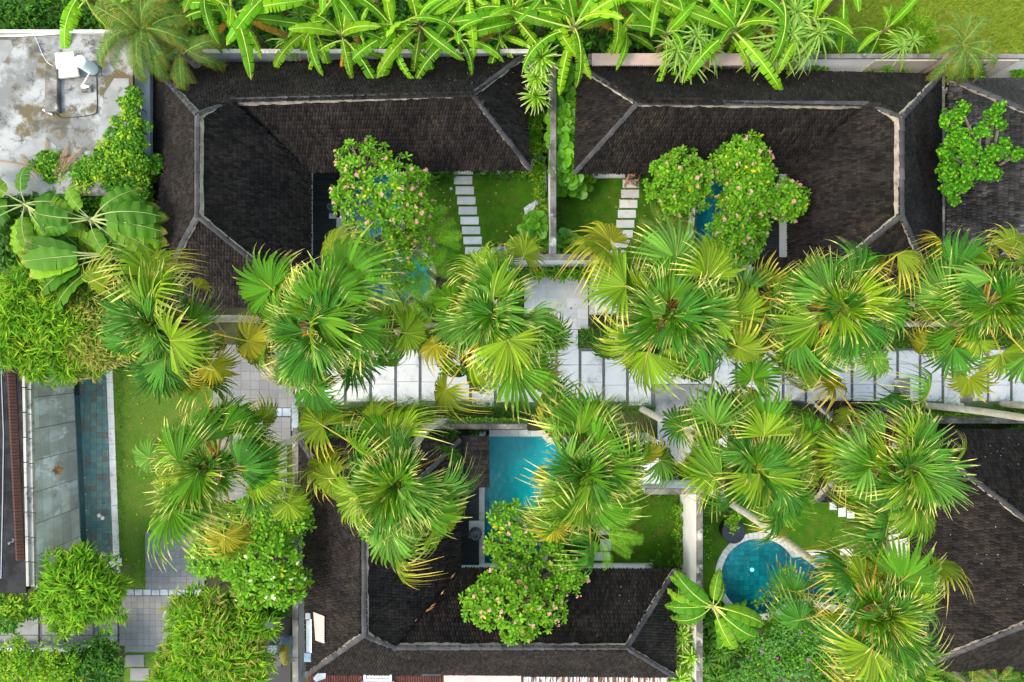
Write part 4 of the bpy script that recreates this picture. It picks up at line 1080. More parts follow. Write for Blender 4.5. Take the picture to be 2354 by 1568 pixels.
PAD = [long_leaf(80 + s, 1.85 + .08 * s, .40, 1.45, 40 - 5 * s, -14 - 9 * s, .22, .05 if s < 3 else .45, pm_, prof=.58, tipr=.4, gap=.03, wave=.03) for s in range(5)]
PAD_LOW = [long_leaf(90 + s, 1.8, .38, .7, 34 - 10 * s, -56 - 6 * s, .22, .55, pm_, prof=.6, sideflop=.2, tipr=.4, gap=.06, wave=.05) for s in range(3)]
PAL = [long_leaf(96 + s, 1.8 + .15 * s, .30, .55, 52 - 8 * s, -62 - 8 * s, .38, .3 + .15 * s, [MT['banana_b'], MT['banana_rib']], prof=.55, tipr=.5, gap=.10, sideflop=.15, wave=.04) for s in range(4)]

# ---- feather fronds
def feather(seed, L, lw, ll, th0, th1, m, n=34, vee=.45, droop=.25, pet=.25, ribm=None):
    r = random.Random(seed); b = MB(); pts = []; p = Vector((0, 0, 0)); ns = 20
    for i in range(ns + 1):
        pts.append(p.copy()); th = R(th0 + (th1 - th0) * (i / ns) ** 1.3); p = p + Vector((math.cos(th), 0, math.sin(th))) * L / ns
    for k in range(n):
        s = pet + (1 - pet) * (k + .5) / n; x = s * ns * .999; i = int(x); q = pts[i].lerp(pts[i + 1], x - i); t = (pts[i + 1] - pts[i]).normalized(); u = Vector((-t.z, 0, t.x))
        l_ = ll * math.sin(math.pi * min(1, .12 + .86 * (k + .5) / n)) ** .55
        for sgn in (-1, 1):
            l2 = l_ * r.uniform(.88, 1.08); d = (t * (.55 + .5 * s) + Vector((0, sgn, 0)) + u * vee * r.uniform(.7, 1.2)).normalized()
            wv = t * lw; e1 = q + d * l2 * .5 + Vector((0, 0, -droop * l2 * .15)); e2 = q + d * l2 + Vector((0, 0, -droop * l2 * .9))
            a = b.pt(q - wv * .5, s * .3); c = b.pt(q + wv * .5, s * .3); a1 = b.pt(e1 - wv * .55, .55); c1 = b.pt(e1 + wv * .55, .55); tp = b.pt(e2, 1)
            b.face((a, c, c1, a1) if sgn > 0 else (a, a1, c1, c)); b.face((a1, c1, tp) if sgn > 0 else (a1, tp, c1))
    b.tube(pts[::2], [.016 - .0012 * i for i in range(len(pts[::2]))], 5, m=1)
    return b.mesh('frond', [m, ribm or MT['petiole_green']])
ARE = [feather(100 + s, 1.7, .034, .46, 62 - 12 * s, -28 - 12 * s, MT['areca'], 20) for s in range(4)]
ARB = [feather(110 + s, 2.1, .028, .52, 50 - 14 * s, -35 - 9 * s, MT['areca'], 30, droop=.5) for s in range(3)]
DAT = [feather(120 + s, 2.2, .034, .40, 66 - 14 * s, -86 - 6 * s, MT['date'], 38, vee=.30, droop=.6, pet=.10) for s in range(4)]
DRYF = [feather(130, 2.0, .020, .34, 5, -30, MT['dry_litter'], 26, vee=.1, droop=.9, pet=.35, ribm=MT['dry_litter'])]

def palm_feather(label, c, z, seed, fr, n, size, name='feather_palm', cat='palm', els=(0, 0), azr=None, trunk=.09, stems=1, group=None):
    r = random.Random(seed); cw = P(*c, z); root = thing(name, label, cat, (cw.x, cw.y, 0), group)
    t = MB(); t.tube([(cw.x, cw.y, 0), (cw.x, cw.y, z)], [trunk * 1.2, trunk], 9); t.build('trunk', MT['bark'], root, smooth=True)
    for i in range(n):
        az = i * 137.5 + r.uniform(-20, 20) if azr is None else azr[0] + (azr[1] - azr[0]) * i / max(1, n - 1) + r.uniform(-8, 8)
        M = Matrix.Translation((cw.x + r.uniform(-.1, .1) * stems, cw.y + r.uniform(-.1, .1) * stems, z)) @ Matrix.Rotation(R(az), 4, 'Z') @ Matrix.Rotation(R(r.uniform(*els) if els != (0, 0) else 0), 4, 'Y') @ Matrix.Rotation(R(r.uniform(-20, 20)), 4, 'X') @ Matrix.Scale(size * r.uniform(.85, 1.1), 4)
        inst('frond', r.choice(fr), root, M)
    return root

# ---- strap-leaved rosettes
def rosette(seed, n, L, W, e0, e1, droop, m, gold=137.5):
    r = random.Random(seed); b = MB()
    for i in range(n):
        s = i / (n - 1); az = R(i * gold + r.uniform(-10, 10)); el = R(e0 + (e1 - e0) * s + r.uniform(-6, 6)); l = L * r.uniform(.8, 1.1) * (.65 + .35 * min(1, s * 2 + .2))
        d = Vector((math.cos(az) * math.cos(el), math.sin(az) * math.cos(el), math.sin(el))); sd = Vector((-math.sin(az), math.cos(az), 0)); pr = None
        for q, wq in ((0.03, .55), (.3, 1), (.62, .92), (.86, .55), (1.0, .06)):
            p = d * l * q + Vector((0, 0, -droop * l * q * q)); u = d.cross(sd) * -1
            row = [b.pt(p - sd * W * wq + Vector((0, 0, .25 * W * wq)), q), b.pt(p, q), b.pt(p + sd * W * wq + Vector((0, 0, .25 * W * wq)), q)]
            if pr: b.face((pr[0], pr[1], row[1], row[0])); b.face((pr[1], pr[2], row[2], row[1]))
            pr = row
    return b
YUC = [rosette(140 + s, 64, .62, .030, 82, -35, .30, None).mesh('leaf_rosette', MT['yucca']) for s in range(2)]
STR = [rosette(150 + s, 30, 1.15, .030, 78, 10, .85, None).mesh('leaf_rosette', MT['strap']) for s in range(3)]
RHA = [rosette(160 + s, 11, .30, .024, 40, -5, .25, None).mesh('leaf_rosette', MT['rhapis']) for s in range(3)]
RHY = [rosette(166 + s, 26, .40, .028, 70, -20, .3, None).mesh('leaf_rosette', MT['yucca']) for s in range(2)]
DRA = [rosette(170 + s, 26, .55, .036, 72, -10, .35, None).mesh('leaf_rosette', MT['rhapis']) for s in range(2)]
BIR = [rosette(175 + s, 12, .42, .045, 66, 5, .35, None).mesh('leaf_rosette', m) for s, m in enumerate((MT['round'], MT['bush'], MT['bamboo']))]

# ---- obovate leaf rosettes (frangipani and others)
def ob_rosette(seed, n, L, W, e0, e1, m, fold=.25, tipd=.1):
    r = random.Random(seed); b = MB()
    for i in range(n):
        s = i / max(1, n - 1); az = R(i * 137.5 + r.uniform(-14, 14)); el = R(e0 + (e1 - e0) * s + r.uniform(-8, 8)); l = L * r.uniform(.75, 1.12)
        d = Vector((math.cos(az) * math.cos(el), math.sin(az) * math.cos(el), math.sin(el))); sd = Vector((-math.sin(az), math.cos(az), 0)); pr = None
        for q, wq in ((.10, .10), (.38, .62), (.68, 1), (.90, .68), (1.0, .05)):
            p = d * l * q + Vector((0, 0, -tipd * l * q * q)); up = Vector((0, 0, fold * W * wq))
            row = [b.pt(p - sd * W * wq + up, q), b.pt(p, q), b.pt(p + sd * W * wq + up, q)]
            if pr: b.face((pr[0], pr[1], row[1], row[0])); b.face((pr[1], pr[2], row[2], row[1]))
            pr = row
    return b
FRG = [ob_rosette(180 + s, 10, .19, .040, 60, -15, None).mesh('leaf_cluster', MT['frangi']) for s in range(4)]
FRY = [ob_rosette(190, 2, .20, .045, 30, -10, None).mesh('leaf_cluster', MT['frangi_y'])]
FAG = [ob_rosette(200 + s, 10, .135, .042, 70, -15, None, .2).mesh('leaf_cluster', MT['fagraea']) for s in range(4)]
RND = [ob_rosette(210 + s, 7, .62, .24, 52, 6, None, .18, .15).mesh('leaf_cluster', MT['round'], smooth=True) for s in range(4)]
def petals(m, n=6):
    b = MB(); r = random.Random(n)
    for k in range(n):
        c = Vector((r.uniform(-.06, .06), r.uniform(-.06, .06), r.uniform(.02, .08)))
        for i in range(5):
            a = i * 1.2566 + k; d = Vector((math.cos(a), math.sin(a), .25)); s_ = Vector((-math.sin(a), math.cos(a), 0))
            b.face([b.pt(c, 0), b.pt(c + d * .026 - s_ * .012, .5), b.pt(c + d * .042, 1), b.pt(c + d * .026 + s_ * .012, .5)])
    return b.mesh('flower_cluster', m)
PNK = [petals(MT['pink'], k) for k in (4, 7)]; CRM = [petals(MT['cream'], k) for k in (4, 6)]

def lump_pts(lumps, spacing, r, low=-.15, jit=.12):
    """points over the upper shells of a union of ellipsoids (px, py, radius px, z centre[, flatness])"""
    L = []
    for l in lumps:
        c = P(l[0], l[1], l[3]); rr = l[2] * K(l[3]); fl = l[4] if len(l) > 4 else .7; L.append((c, rr, fl))
    res = []
    for k, (c, rr, fl) in enumerate(L):
        n = max(3, int(2.6 * 3.14 * rr * rr / spacing ** 2)); o = r.uniform(0, 6)
        for i in range(n):
            z = 1 - (1 - low) * (i + .5) / n; a = i * 2.39996 + o; q = math.sqrt(max(0, 1 - z * z))
            d = Vector((q * math.cos(a), q * math.sin(a), z)); s = 1 + r.uniform(-jit * 2.2, jit * 1.2)
            p = c + Vector((d.x * rr * s, d.y * rr * s, d.z * rr * fl * s))
            if any(j != k and ((p.x - c2.x) / r2) ** 2 + ((p.y - c2.y) / r2) ** 2 + ((p.z - c2.z) / (r2 * f2)) ** 2 < .62 for j, (c2, r2, f2) in enumerate(L)): continue
            res.append((p, d, k))
    return res, L

def orient(p, d, up_w, r, sc):
    n = (d + Vector((0, 0, up_w))).normalized(); q = n.to_track_quat('Z', 'Y').to_matrix().to_4x4()
    return Matrix.Translation(p) @ q @ Matrix.Rotation(r.uniform(0, 6.28), 4, 'Z') @ Matrix.Scale(sc, 4)

def cluster_tree(name, label, cat, base, lumps, meshes, spacing, seed, up=.55, sc=(.85, 1.15), flowers=None, nfl=0, yellow=0, bark='branch', limb_r=.05, zb=0, keep=1.0, group=None, cap=300, inner=.25):
    r = random.Random(seed); b0 = P(*base, zb); root = thing(name, label, cat, b0, group)
    pts, L = lump_pts(lumps, spacing, r)
    pts = [p for p in pts if r.random() < keep]
    r.shuffle(pts)
    t = MB(); zt = min(c.z for c, _, _ in L) * .45; mid = b0 + Vector((r.uniform(-.1, .1), r.uniform(-.1, .1), max(zt - zb, .5)))
    t.tube([b0, b0.lerp(mid, .5) + Vector((.05, .03, 0)), mid], [limb_r * 2.2, limb_r * 1.8, limb_r * 1.5], 8); t.build('trunk', MT['bark'], root, smooth=True)
    tips = {}
    for k, (c, rr, fl) in enumerate(L):
        lb = MB(); a = mid; lo = c - Vector((0, 0, rr * fl * .45)); m2 = a.lerp(lo, .5) + Vector((r.uniform(-.15, .15), r.uniform(-.15, .15), r.uniform(.0, .15)))
        lb.tube([a, m2, lo], [limb_r * 1.3, limb_r, limb_r * .8], 6); lb.build('limb', MT[bark], root, smooth=True); tips[k] = lo
    tw = MB()
    for p, d, k in pts:
        if r.random() < .6:
            m_ = tips[k].lerp(p, .55) + Vector((r.uniform(-.08, .08), r.uniform(-.08, .08), r.uniform(-.08, .02)))
            tw.tube([tips[k], m_, p], [limb_r * .5, limb_r * .35, limb_r * .22], 4, cap=False)
    if tw.v: tw.build('twigs', MT[bark], root, kind='stuff')
    extra = []
    for i, (p, d, k) in enumerate(pts):
        M = orient(p, d, up, r, r.uniform(*sc))
        if i < cap: inst('leaf_cluster', r.choice(meshes), root, M)
        else: extra.append(M)
        # inner leaves below the shell, so that the crown has depth
        if r.random() < inner:
            q = p - Vector((d.x, d.y, d.z)) * r.uniform(.12, .42); extra.append(orient(q, d, .8, r, r.uniform(.6, .95)))
    if extra:
        src = meshes[0]; vv = [tuple(v.co) for v in src.vertices]; ff = [tuple(f.vertices) for f in src.polygons]
        tt = [x.value for x in src.attributes['t'].data]
        np_build('inner_foliage', vv, ff, extra, src.materials[0], root, tt, kind='stuff')
    for i in range(yellow):
        p, d, k = r.choice(pts); inst('leaf_cluster', FRY[0], root, orient(p + d * .03, d, .3, r, 1), 'single yellowing leaves')
    for i in range(nfl):
        p, d, k = r.choice(pts); inst('flower_cluster', r.choice(flowers), root, orient(p + d * .10 + Vector((0, 0, .06)), d, 1, r, r.uniform(.65, 1.1)))
    return root

# ---- small leaved bushes (leaves joined, real faces)
LF_V = [(0, 0, 0), (.35, -.5, .10), (.35, .5, .10), (.55, 0, -.01), (1, 0, -.10)]
LF_F = [(0, 1, 3), (0, 3, 2), (1, 4, 3), (3, 4, 2)]
LF_T = [0, .4, .4, .55, 1]
def leaf_cloud(lumps, n, L, W, r, up=.9, depth=.35, low=-.35, spr=1.0):
    LL = []
    for l in lumps:
        c = P(l[0], l[1], l[3]); rr = l[2] * K(l[3]); fl = l[4] if len(l) > 4 else .7; LL.append((c, rr * .72, fl))
        for _ in range(6):
            a = r.uniform(0, 6.283); q = r.uniform(.45, 1.25); s_ = r.uniform(.18, .42)
            LL.append((c + Vector((math.cos(a) * q * rr, math.sin(a) * q * rr, rr * fl * (1.05 - min(q, 1.1)) * r.uniform(.5, 1.0))), rr * s_, fl))
    wts = [rr ** 1.7 for _, rr, _ in LL]; M = []
    for _ in range(n):
        c, rr, fl = r.choices(LL, wts)[0]
        z = 1 - (1 - low) * r.random(); a = r.uniform(0, 6.283); q = math.sqrt(max(0, 1 - z * z)); d = Vector((q * math.cos(a), q * math.sin(a), z))
        bump = 1 + .14 * math.sin(5 * a + c.x * 3) * q + .10 * math.sin(9 * a + c.y * 7) + .10 * math.sin(13 * z + 4 * a)
        s = (1 - depth * r.random() ** 2) * bump
        p = c + Vector((d.x * rr * s, d.y * rr * s, d.z * rr * fl * s))
        if p.z < .02: p.z = r.uniform(.02, .15)
        az = a + r.gauss(0, .9) * spr; el = r.uniform(-.5, .7)
        x = Vector((math.cos(az) * math.cos(el), math.sin(az) * math.cos(el), math.sin(el)))
        nn = (d * .6 + Vector((0, 0, up)) + Vector((r.gauss(0, .35), r.gauss(0, .35), 0))).normalized()
        y = nn.cross(x)
        if y.length < .05: continue
        y.normalize(); nn = x.cross(y); s1 = r.uniform(.7, 1.25)
        m = np.eye(4); m[:3, 0] = x * L * s1; m[:3, 1] = y * W * s1; m[:3, 2] = nn * L * s1; m[:3, 3] = p; M.append(m)
    return M

def bush(label, lumps, n, L, W, mats, seed, name='shrub', cat='shrub', group=None, depth=.35, up=.9, flowers=None, low=-.35, stems=True):
    r = random.Random(seed); c = P(lumps[0][0], lumps[0][1], 0); root = thing(name, label, cat, c, group)
    if not isinstance(mats, (list, tuple)): mats = [(mats, 1.0)]
    for m, sh in mats:
        np_build('foliage', LF_V, LF_F, leaf_cloud(lumps, int(n * sh), L, W, r, up, depth, low), MT[m], root, LF_T, kind='stuff')
    if stems:
        t = MB()
        for l in lumps:
            q = P(l[0], l[1], l[3]); t.tube([(q.x * .9 + c.x * .1, q.y * .9 + c.y * .1, 0), q], [.04, .015], 5, cap=False)
        t.build('stems', MT['bark'], root)
    if flowers:
        m, k = flowers
        for i in range(k):
            l = r.choice(lumps); q = P(l[0], l[1], l[3]); rr = l[2] * K(l[3]); a = r.uniform(0, 6.28); u = r.random() ** .5
            inst('flower_cluster', m, root, Matrix.Translation(q + Vector((rr * u * math.cos(a), rr * u * math.sin(a), rr * .72 * math.sqrt(1 - u * u * .9) + .03))) @ Matrix.Scale(r.uniform(.7, 1.2), 4))
    return root

# ------------------------------------------------------------------ the fan palms
PALMS = [
 ('fan palm at the left end of the upper palm row, over the lawn corner', (717, 758), (392, 742), 1, 34, .96),
 ('fan palm with brown fibre heart, second from the left in the upper row', (917, 764), (740, 752), 2, 39, 1.10),
 ('fan palm hiding the left upper gate block, third in the upper row', (1161, 752), (1142, 732), 3, 39, 1.0),
 ('deep green fan palm right of the upper gate, fourth in the upper row', (1405, 772), (1536, 712), 4, 42, 1.10),
 ('fan palm covering the lower part of the upper right roof, fifth in the upper row', (1623, 746), (1925, 708), 5, 39, 1.02),
 ('fan palm reaching the right picture edge, below the worn grey roof', (1814, 735), (2262, 705), 6, 37, 1.02),
 ('fan palm over the left lawn edge, first in the lower row', (775, 957), (490, 1068), 7, 37, 1.0),
 ('fan palm above the left wing of the lower villa, with leaves hanging over its ridge', (1030, 968), (925, 1098), 8, 39, 1.05),
 ('fan palm over the right end of the turquoise pool', (1270, 945), (1342, 1062), 9, 39, 1.0),
 ('fan palm with a long bare pale trunk crossing the lower gate entry', (1475, 940), (1722, 1065), 10, 36, .92),
 ('fan palm over the small hipped pavilion', (1688, 941), (2052, 1062), 11, 39, 1.03),
 ('yellowish fan palm over the right end of the circular pool', (1660, 1145), (2002, 1392), 12, 39, 1.02),
]
for lab, base, crown, sd_, n, size in PALMS:
    fan_palm(lab, base, crown, sd_, n, size, gaps={3: ((0, 42),), 4: ((180, 40), (90, 20)), 8: ((10, 34),), 9: ((185, 34), (300, 20)), 12: ((160, 30),)}.get(sd_, ()))
fan_palm('fan palm whose long pale trunk leaves the picture at the right edge', (2125, 932), (2620, 1010), 13, 30, 1.0)
fan_palm('fan palm at the right edge with only its trunk foot in view', (2300, 928), (2900, 1010), 14, 28, 1.0)

# ------------------------------------------------------------------ banana grove behind the top wall
BN = [
 ('banana plant in the top left corner beside the dark shrub', (182, -18), 3.6, 8, .95),
 ('banana plant with long hanging leaves above the golden feather palm', (470, -30), 4.6, 9, 1.1),
 ('banana plant leaning its leaves over the grey wall at the upper left', (532, 20), 4.4, 9, 1.1),
 ('banana plant at the top edge left of the thin leaved clump', (620, -20), 4.4, 8, 1.0),
 ('banana plant with two leaves lying on the upper left roof', (786, 82), 3.8, 9, .98),
 ('banana plant at the top edge above the two drooping leaves', (760, -20), 4.2, 8, 1.0),
 ('banana plant at the top edge with a broad upright leaf', (862, -6), 4.4, 8, 1.0),
 ('banana plant with a whorl of leaves above the middle of the upper left roof', (905, 66), 4.0, 9, .98),
 ('banana plant with a withered orange leaf hanging on the roof edge', (962, 52), 4.2, 9, 1.0),
 ('banana plant whose leaf hangs straight down over the roof shingles', (1052, 78), 4.0, 9, .96),
 ('banana plant at the top edge above the roof hip', (1075, -22), 4.4, 8, 1.05),
 ('banana plant above the pale rosettes', (1180, 22), 4.2, 9, 1.0),
 ('banana plant at the top edge left of the big star shaped one', (1250, -18), 4.4, 8, 1.0),
 ('big star shaped banana plant over the corner of the upper right roof', (1320, 60), 4.7, 10, 1.15),
 ('banana plant at the top edge right of the star shaped one', (1410, -16), 4.2, 8, 1.0),
 ('banana plant behind the toothed pink gutter sheet', (1532, 78), 3.8, 8, .95),
 ('banana plant at the top edge above the gutter sheet', (1520, -14), 4.4, 8, 1.05),
 ('banana plant with broad leaves over the white wall, left of the strap leaved clump', (1690, 66), 4.4, 9, 1.1),
 ('banana plant at the top edge above the white wall', (1660, -30), 4.5, 8, 1.05),
 ('banana plant at the top edge near the field corner', (1800, -10), 4.4, 8, 1.05),
 ('banana plant beside the arching strap leaves near the field', (1868, 50), 4.0, 8, .95),
 ('banana plant with yellowing leaf at the field edge', (1950, -24), 4.0, 7, .95),
 ('banana plant at the top edge above the golden feather palm', (360, -40), 4.2, 8, 1.0),
 ('banana plant just left of the whorl with two leaves on the roof', (718, 60), 3.2, 7, .85),
 ('low banana plant in front of the yucca heads', (1150, 80), 3.0, 7, .85),
 ('low banana plant between the star shaped one and the gutter sheet', (1440, 60), 3.2, 7, .85),
 ('low banana plant right of the broad leaves over the white wall', (1770, 60), 3.2, 7, .85),
 ('small pale banana plant standing alone at the field edge', (2038, 66), 2.2, 6, .72),
]
for i, (lab, c, z, n, s_) in enumerate(BN): banana(lab, c, z, i + 1, n + 2, s_, dry=i % 3)

# thin leaved clumps among them
def clump(label, spots, meshes, seed, size=1.0, name='strap_leaf_plant', cat='plant'):
    r = random.Random(seed); c = P(spots[0][0], spots[0][1], spots[0][2]); root = thing(name, label, cat, (c.x, c.y, 0))
    t = MB()
    for x, y, z in spots:
        p = P(x, y, z); t.tube([(c.x * .3 + p.x * .7, c.y * .3 + p.y * .7, 0), p], [.05, .03], 6)
        inst('leaf_rosette', r.choice(meshes), root, Matrix.Translation(p) @ Matrix.Rotation(r.uniform(0, 6), 4, 'Z') @ Matrix.Rotation(R(r.uniform(-20, 20)), 4, 'X') @ Matrix.Scale(size * r.uniform(.85, 1.15), 4))
    t.build('stem', MT['bark'], root)
    return root
clump('thin leaved dracaena clump between banana plants at the top left', [(690, 40, 3.0), (668, 95, 2.6), (715, 95, 2.6)], STR, 1)
clump('arching pale strap leaved plant drooping over the pink gutter sheet', [(1555, 118, 4.2), (1598, 85, 4.4), (1625, 112, 4.0), (1580, 140, 3.8)], STR, 2, 1.0)
clump('arching strap leaved clump beside the field, drooping over the white wall', [(1815, 80, 4.2), (1850, 118, 3.8), (1780, 110, 3.8), (1880, 78, 4.2), (1830, 30, 4.0)], STR, 3, 1.05)
clump('low strap leaved plant on the top wall next to the field', [(2070, 110, 2.9), (2095, 95, 2.4)], STR, 4, .7)
clump('three headed yucca with pale leaf tips beside the tall divider wall', [(1244, 134, 4.3), (1233, 178, 3.9), (1232, 222, 3.6)], YUC, 5, 1.0, 'yucca', 'yucca')

# golden feather palms by the walls
palm_feather('golden green feather palm arching over the corner of the flat roof', (330, 72), 4.4, 1, DAT, 24, 1.02, els=(-14, 14), trunk=.14)
palm_feather('second feather palm with browned fronds left of the upper left roof', (415, 118), 4.0, 2, DAT, 15, .86, els=(-10, 20), trunk=.12)
palm_feather('golden feather palm at the corner of the field wall and upper right roof', (2212, 108), 3.6, 3, DAT, 16, .80, els=(-10, 20), azr=(-160, 140), trunk=.12)
palm_feather('bright areca palm in front of the upper left pool end', (940, 688), 2.6, 4, ARE, 18, .72)
palm_feather('feather palm on the lawn edge beside the upper left pool', (985, 545), 2.8, 5, ARE, 14, .78)
palm_feather('dark green feather palm right of the upper left pool, beneath the fan palm', (985, 625), 2.4, 12, ARE, 13, .74)
palm_feather('feather palm with golden tips left of the narrow upper right pool', (1530, 532), 3.0, 6, DAT, 14, .66, els=(-12, 16))
palm_feather('areca palm with few long fronds over the lower lawn stepping stones', (1375, 1222), 3.2, 7, ARB, 10, .80, azr=(-170, 130))
palm_feather('small feather palm rising behind the worn grey roof, bottom right corner', (2290, 1562), 2.6, 8, DAT, 9, .7)
palm_feather('small golden feather palm in the bottom right corner', (2230, 1572), 2.2, 9, DAT, 8, .6)

# travellers palm, upper left, and the one beside the circular pool
def traveller(label, c, z, base, leaves, seed, size=1.0, name='travellers_palm', cat='travellers palm'):
    r = random.Random(seed); cw = P(*c, z); b0 = P(*base, 0); root = thing(name, label, cat, b0)
    t = MB(); t.tube([b0, b0.lerp(cw, .5), cw], [.18, .15, .11], 9); t.build('trunk', MT['bark'], root, smooth=True)
    for az, k, s_, roll in leaves:
        me = (PAD + PAD_LOW + PAL)[k]
        inst('leaf', me, root, Matrix.Translation(cw + Vector((0, 0, r.uniform(-.1, .1)))) @ Matrix.Rotation(R(az), 4, 'Z') @ Matrix.Rotation(R(roll), 4, 'X') @ Matrix.Scale(s_ * size, 4))
    return root
traveller('large travellers palm with stacked paddle leaves on the left, below the flat roof', (292, 582), 4.0, (305, 600),
    [(174, 1, .98, -26), (178, 2, .98, -16), (182, 2, 1.0, -8), (186, 1, 1.0, -2), (190, 2, 1.0, 4), (194, 3, 1.0, 10), (199, 2, .98, 14), (204, 3, .98, 18), (210, 4, 1.0, 22), (217, 3, .98, 26), (168, 1, .95, -30), (160, 5, .9, -30), (225, 5, .8, 20), (18, 5, .50, 0), (-24, 6, .5, 10)], 1, 1.0)
traveller('second travellers palm with dark torn leaves at the left edge', (60, 470), 4.2, (80, 520),
    [(-20, 5, 1.1, 6), (-32, 6, 1.1, -6), (-45, 5, 0.95, 10), (-60, 6, 0.90, 0), (-8, 6, 0.95, -8), (5, 5, .8, 0), (150, 5, 0.90, 5), (185, 7, 0.90, -6), (-80, 5, .8, 0), (215, 6, 0.90, 8), (100, 6, 0.67, 0), (-100, 6, .85, 6), (-38, 6, .9, 12)], 2, .95)
traveller('third travellers palm with upright torn leaves beside the dark roof edge', (210, 505), 4.6, (235, 525),
    [(-4, 5, 1.15, 0), (-12, 6, 1.15, 10), (-20, 6, 1.1, -8), (8, 5, 1.15, -10), (20, 6, 1.0, 8), (-46, 7, 1.0, 0), (40, 5, .9, 0), (2, 7, 1.1, 14), (165, 6, 0.90, 0), (150, 7, 0.90, 10), (178, 5, 0.90, -10), (-34, 6, 0.84, 0), (-60, 5, .7, 0), (130, 5, 0.67, 0), (196, 6, 0.90, 0)], 3, .92)
traveller('banana like palm with broad torn leaves at the rim of the circular pool', (1640, 1392), 3.6, (1700, 1480),
    [(140, 8, 1.15, -10), (152, 9, 1.0, 24), (170, 10, .9, -26), (188, 9, .95, 18), (206, 10, .85, -12), (86, 9, .75, -20), (64, 11, .5, 15), (0, 11, .7, 10), (-18, 8, 1.1, -22), (-30, 9, 1.15, 16), (-44, 10, 1.0, -18), (-58, 9, 1.05, 24), (-76, 10, .95, -15), (-36, 11, .8, 30)], 4, .80, 'banana_plant', 'banana plant')

# ------------------------------------------------------------------ flowering and bright trees
cluster_tree('frangipani_tree', 'pink flowered frangipani over the upper left pool and deck', 'tree', (915, 520),
    [(836, 388, 62, 4.2), (800, 440, 42, 4.0), (905, 425, 62, 4.4), (842, 478, 62, 4.2), (930, 492, 58, 4.2), (870, 545, 58, 4.0), (940, 570, 46, 3.6), (985, 490, 26, 3.4), (900, 620, 44, 3.4), (955, 425, 34, 4.0)],
    FRG, .215, 1, flowers=PNK, nfl=60, yellow=30, keep=.50, inner=.05)
cluster_tree('frangipani_tree', 'pink flowered frangipani with four rounded crowns over the upper right pool', 'tree', (1645, 480),
    [(1564, 420, 70, 3.8), (1712, 362, 48, 4.0), (1742, 402, 34, 4.0), (1662, 386, 32, 3.8), (1722, 452, 54, 4.0), (1690, 548, 62, 3.8), (1808, 462, 44, 3.8), (1672, 478, 28, 3.6), (1740, 520, 24, 3.7)],
    FRG, .205, 2, flowers=PNK, nfl=90, yellow=20, keep=.82, inner=.3)
cluster_tree('frangipani_tree', 'pink flowered frangipani spreading over the lower villa roof', 'tree', (1190, 1285),
    [(1180, 1205, 50, 3.8), (1215, 1238, 50, 4.0), (1160, 1250, 40, 3.8), (1260, 1270, 40, 4.0), (1165, 1330, 46, 4.6), (1305, 1322, 38, 4.4), (1120, 1385, 56, 4.9), (1190, 1390, 66, 5.0), (1250, 1395, 46, 4.9), (1190, 1435, 44, 4.8), (1240, 1330, 46, 4.5)],
    FRG, .215, 3, flowers=PNK, nfl=70, yellow=18, keep=.60, inner=.10)
cluster_tree('frangipani_tree', 'cream flowered frangipani beside the pale side wall, lower left', 'tree', (640, 1290),
    [(600, 1195, 62, 4.4), (665, 1190, 48, 4.4), (548, 1265, 66, 4.2), (620, 1275, 66, 4.6), (500, 1255, 50, 4.0), (655, 1340, 50, 4.4), (590, 1335, 50, 4.2), (475, 1280, 40, 3.8)],
    FRG, .265, 4, sc=(.95, 1.3), flowers=CRM, nfl=34, yellow=8, keep=.9, inner=.3)
cluster_tree('bright_leaf_tree', 'bright green broad leaved tree with fingered branches over the worn grey roof', 'tree', (2185, 420),
    [(2186, 275, 21, 4.6), (2200, 318, 22, 4.8), (2172, 350, 17, 4.6), (2180, 395, 21, 4.5), (2184, 432, 17, 4.4), (2192, 462, 10, 4.2), (2225, 345, 22, 5.0), (2258, 300, 17, 4.9), (2276, 272, 15, 4.9), (2294, 250, 12, 4.9), (2298, 288, 10, 4.8), (2238, 388, 24, 4.9), (2268, 398, 17, 4.8), (2286, 402, 10, 4.7), (2282, 352, 17, 4.8), (2312, 348, 14, 4.8), (2338, 355, 11, 4.8), (2212, 250, 12, 4.6), (2308, 330, 10, 4.8), (2215, 425, 15, 4.5)],
    FAG, .135, 5, bark='bark', keep=.72, inner=.45, up=.3)
cluster_tree('round_leaf_shrub', 'glossy round leaved shrub filling the strip right of the tall divider wall', 'shrub', (1298, 330),
    [(1300, 182, 24, 1.6), (1310, 215, 22, 1.4), (1300, 262, 24, 1.8), (1318, 275, 24, 1.8), (1300, 310, 24, 1.9), (1312, 350, 24, 1.8), (1302, 392, 22, 1.6), (1318, 395, 18, 1.5), (1305, 425, 18, 1.0), (1334, 422, 15, .8)],
    RND, .40, 6, up=1.5, sc=(.62, .9), bark='stem_g')
cluster_tree('round_leaf_shrub', 'round leaved shrub in front of the white gate wall, left of the divider', 'shrub', (1215, 560),
    [(1208, 565, 22, 1.0), (1230, 522, 20, 1.1), (1238, 545, 16, .9), (1195, 575, 12, .7)], RND, .36, 7, up=1.6, sc=(.55, .8), bark='stem_g')
cluster_tree('round_leaf_shrub', 'small round leaved shrub at the foot of the divider wall, upper right lawn', 'shrub', (1300, 560),
    [(1296, 560, 16, .8), (1315, 572, 15, .7)], RND, .36, 8, up=1.6, sc=(.55, .8), bark='stem_g')

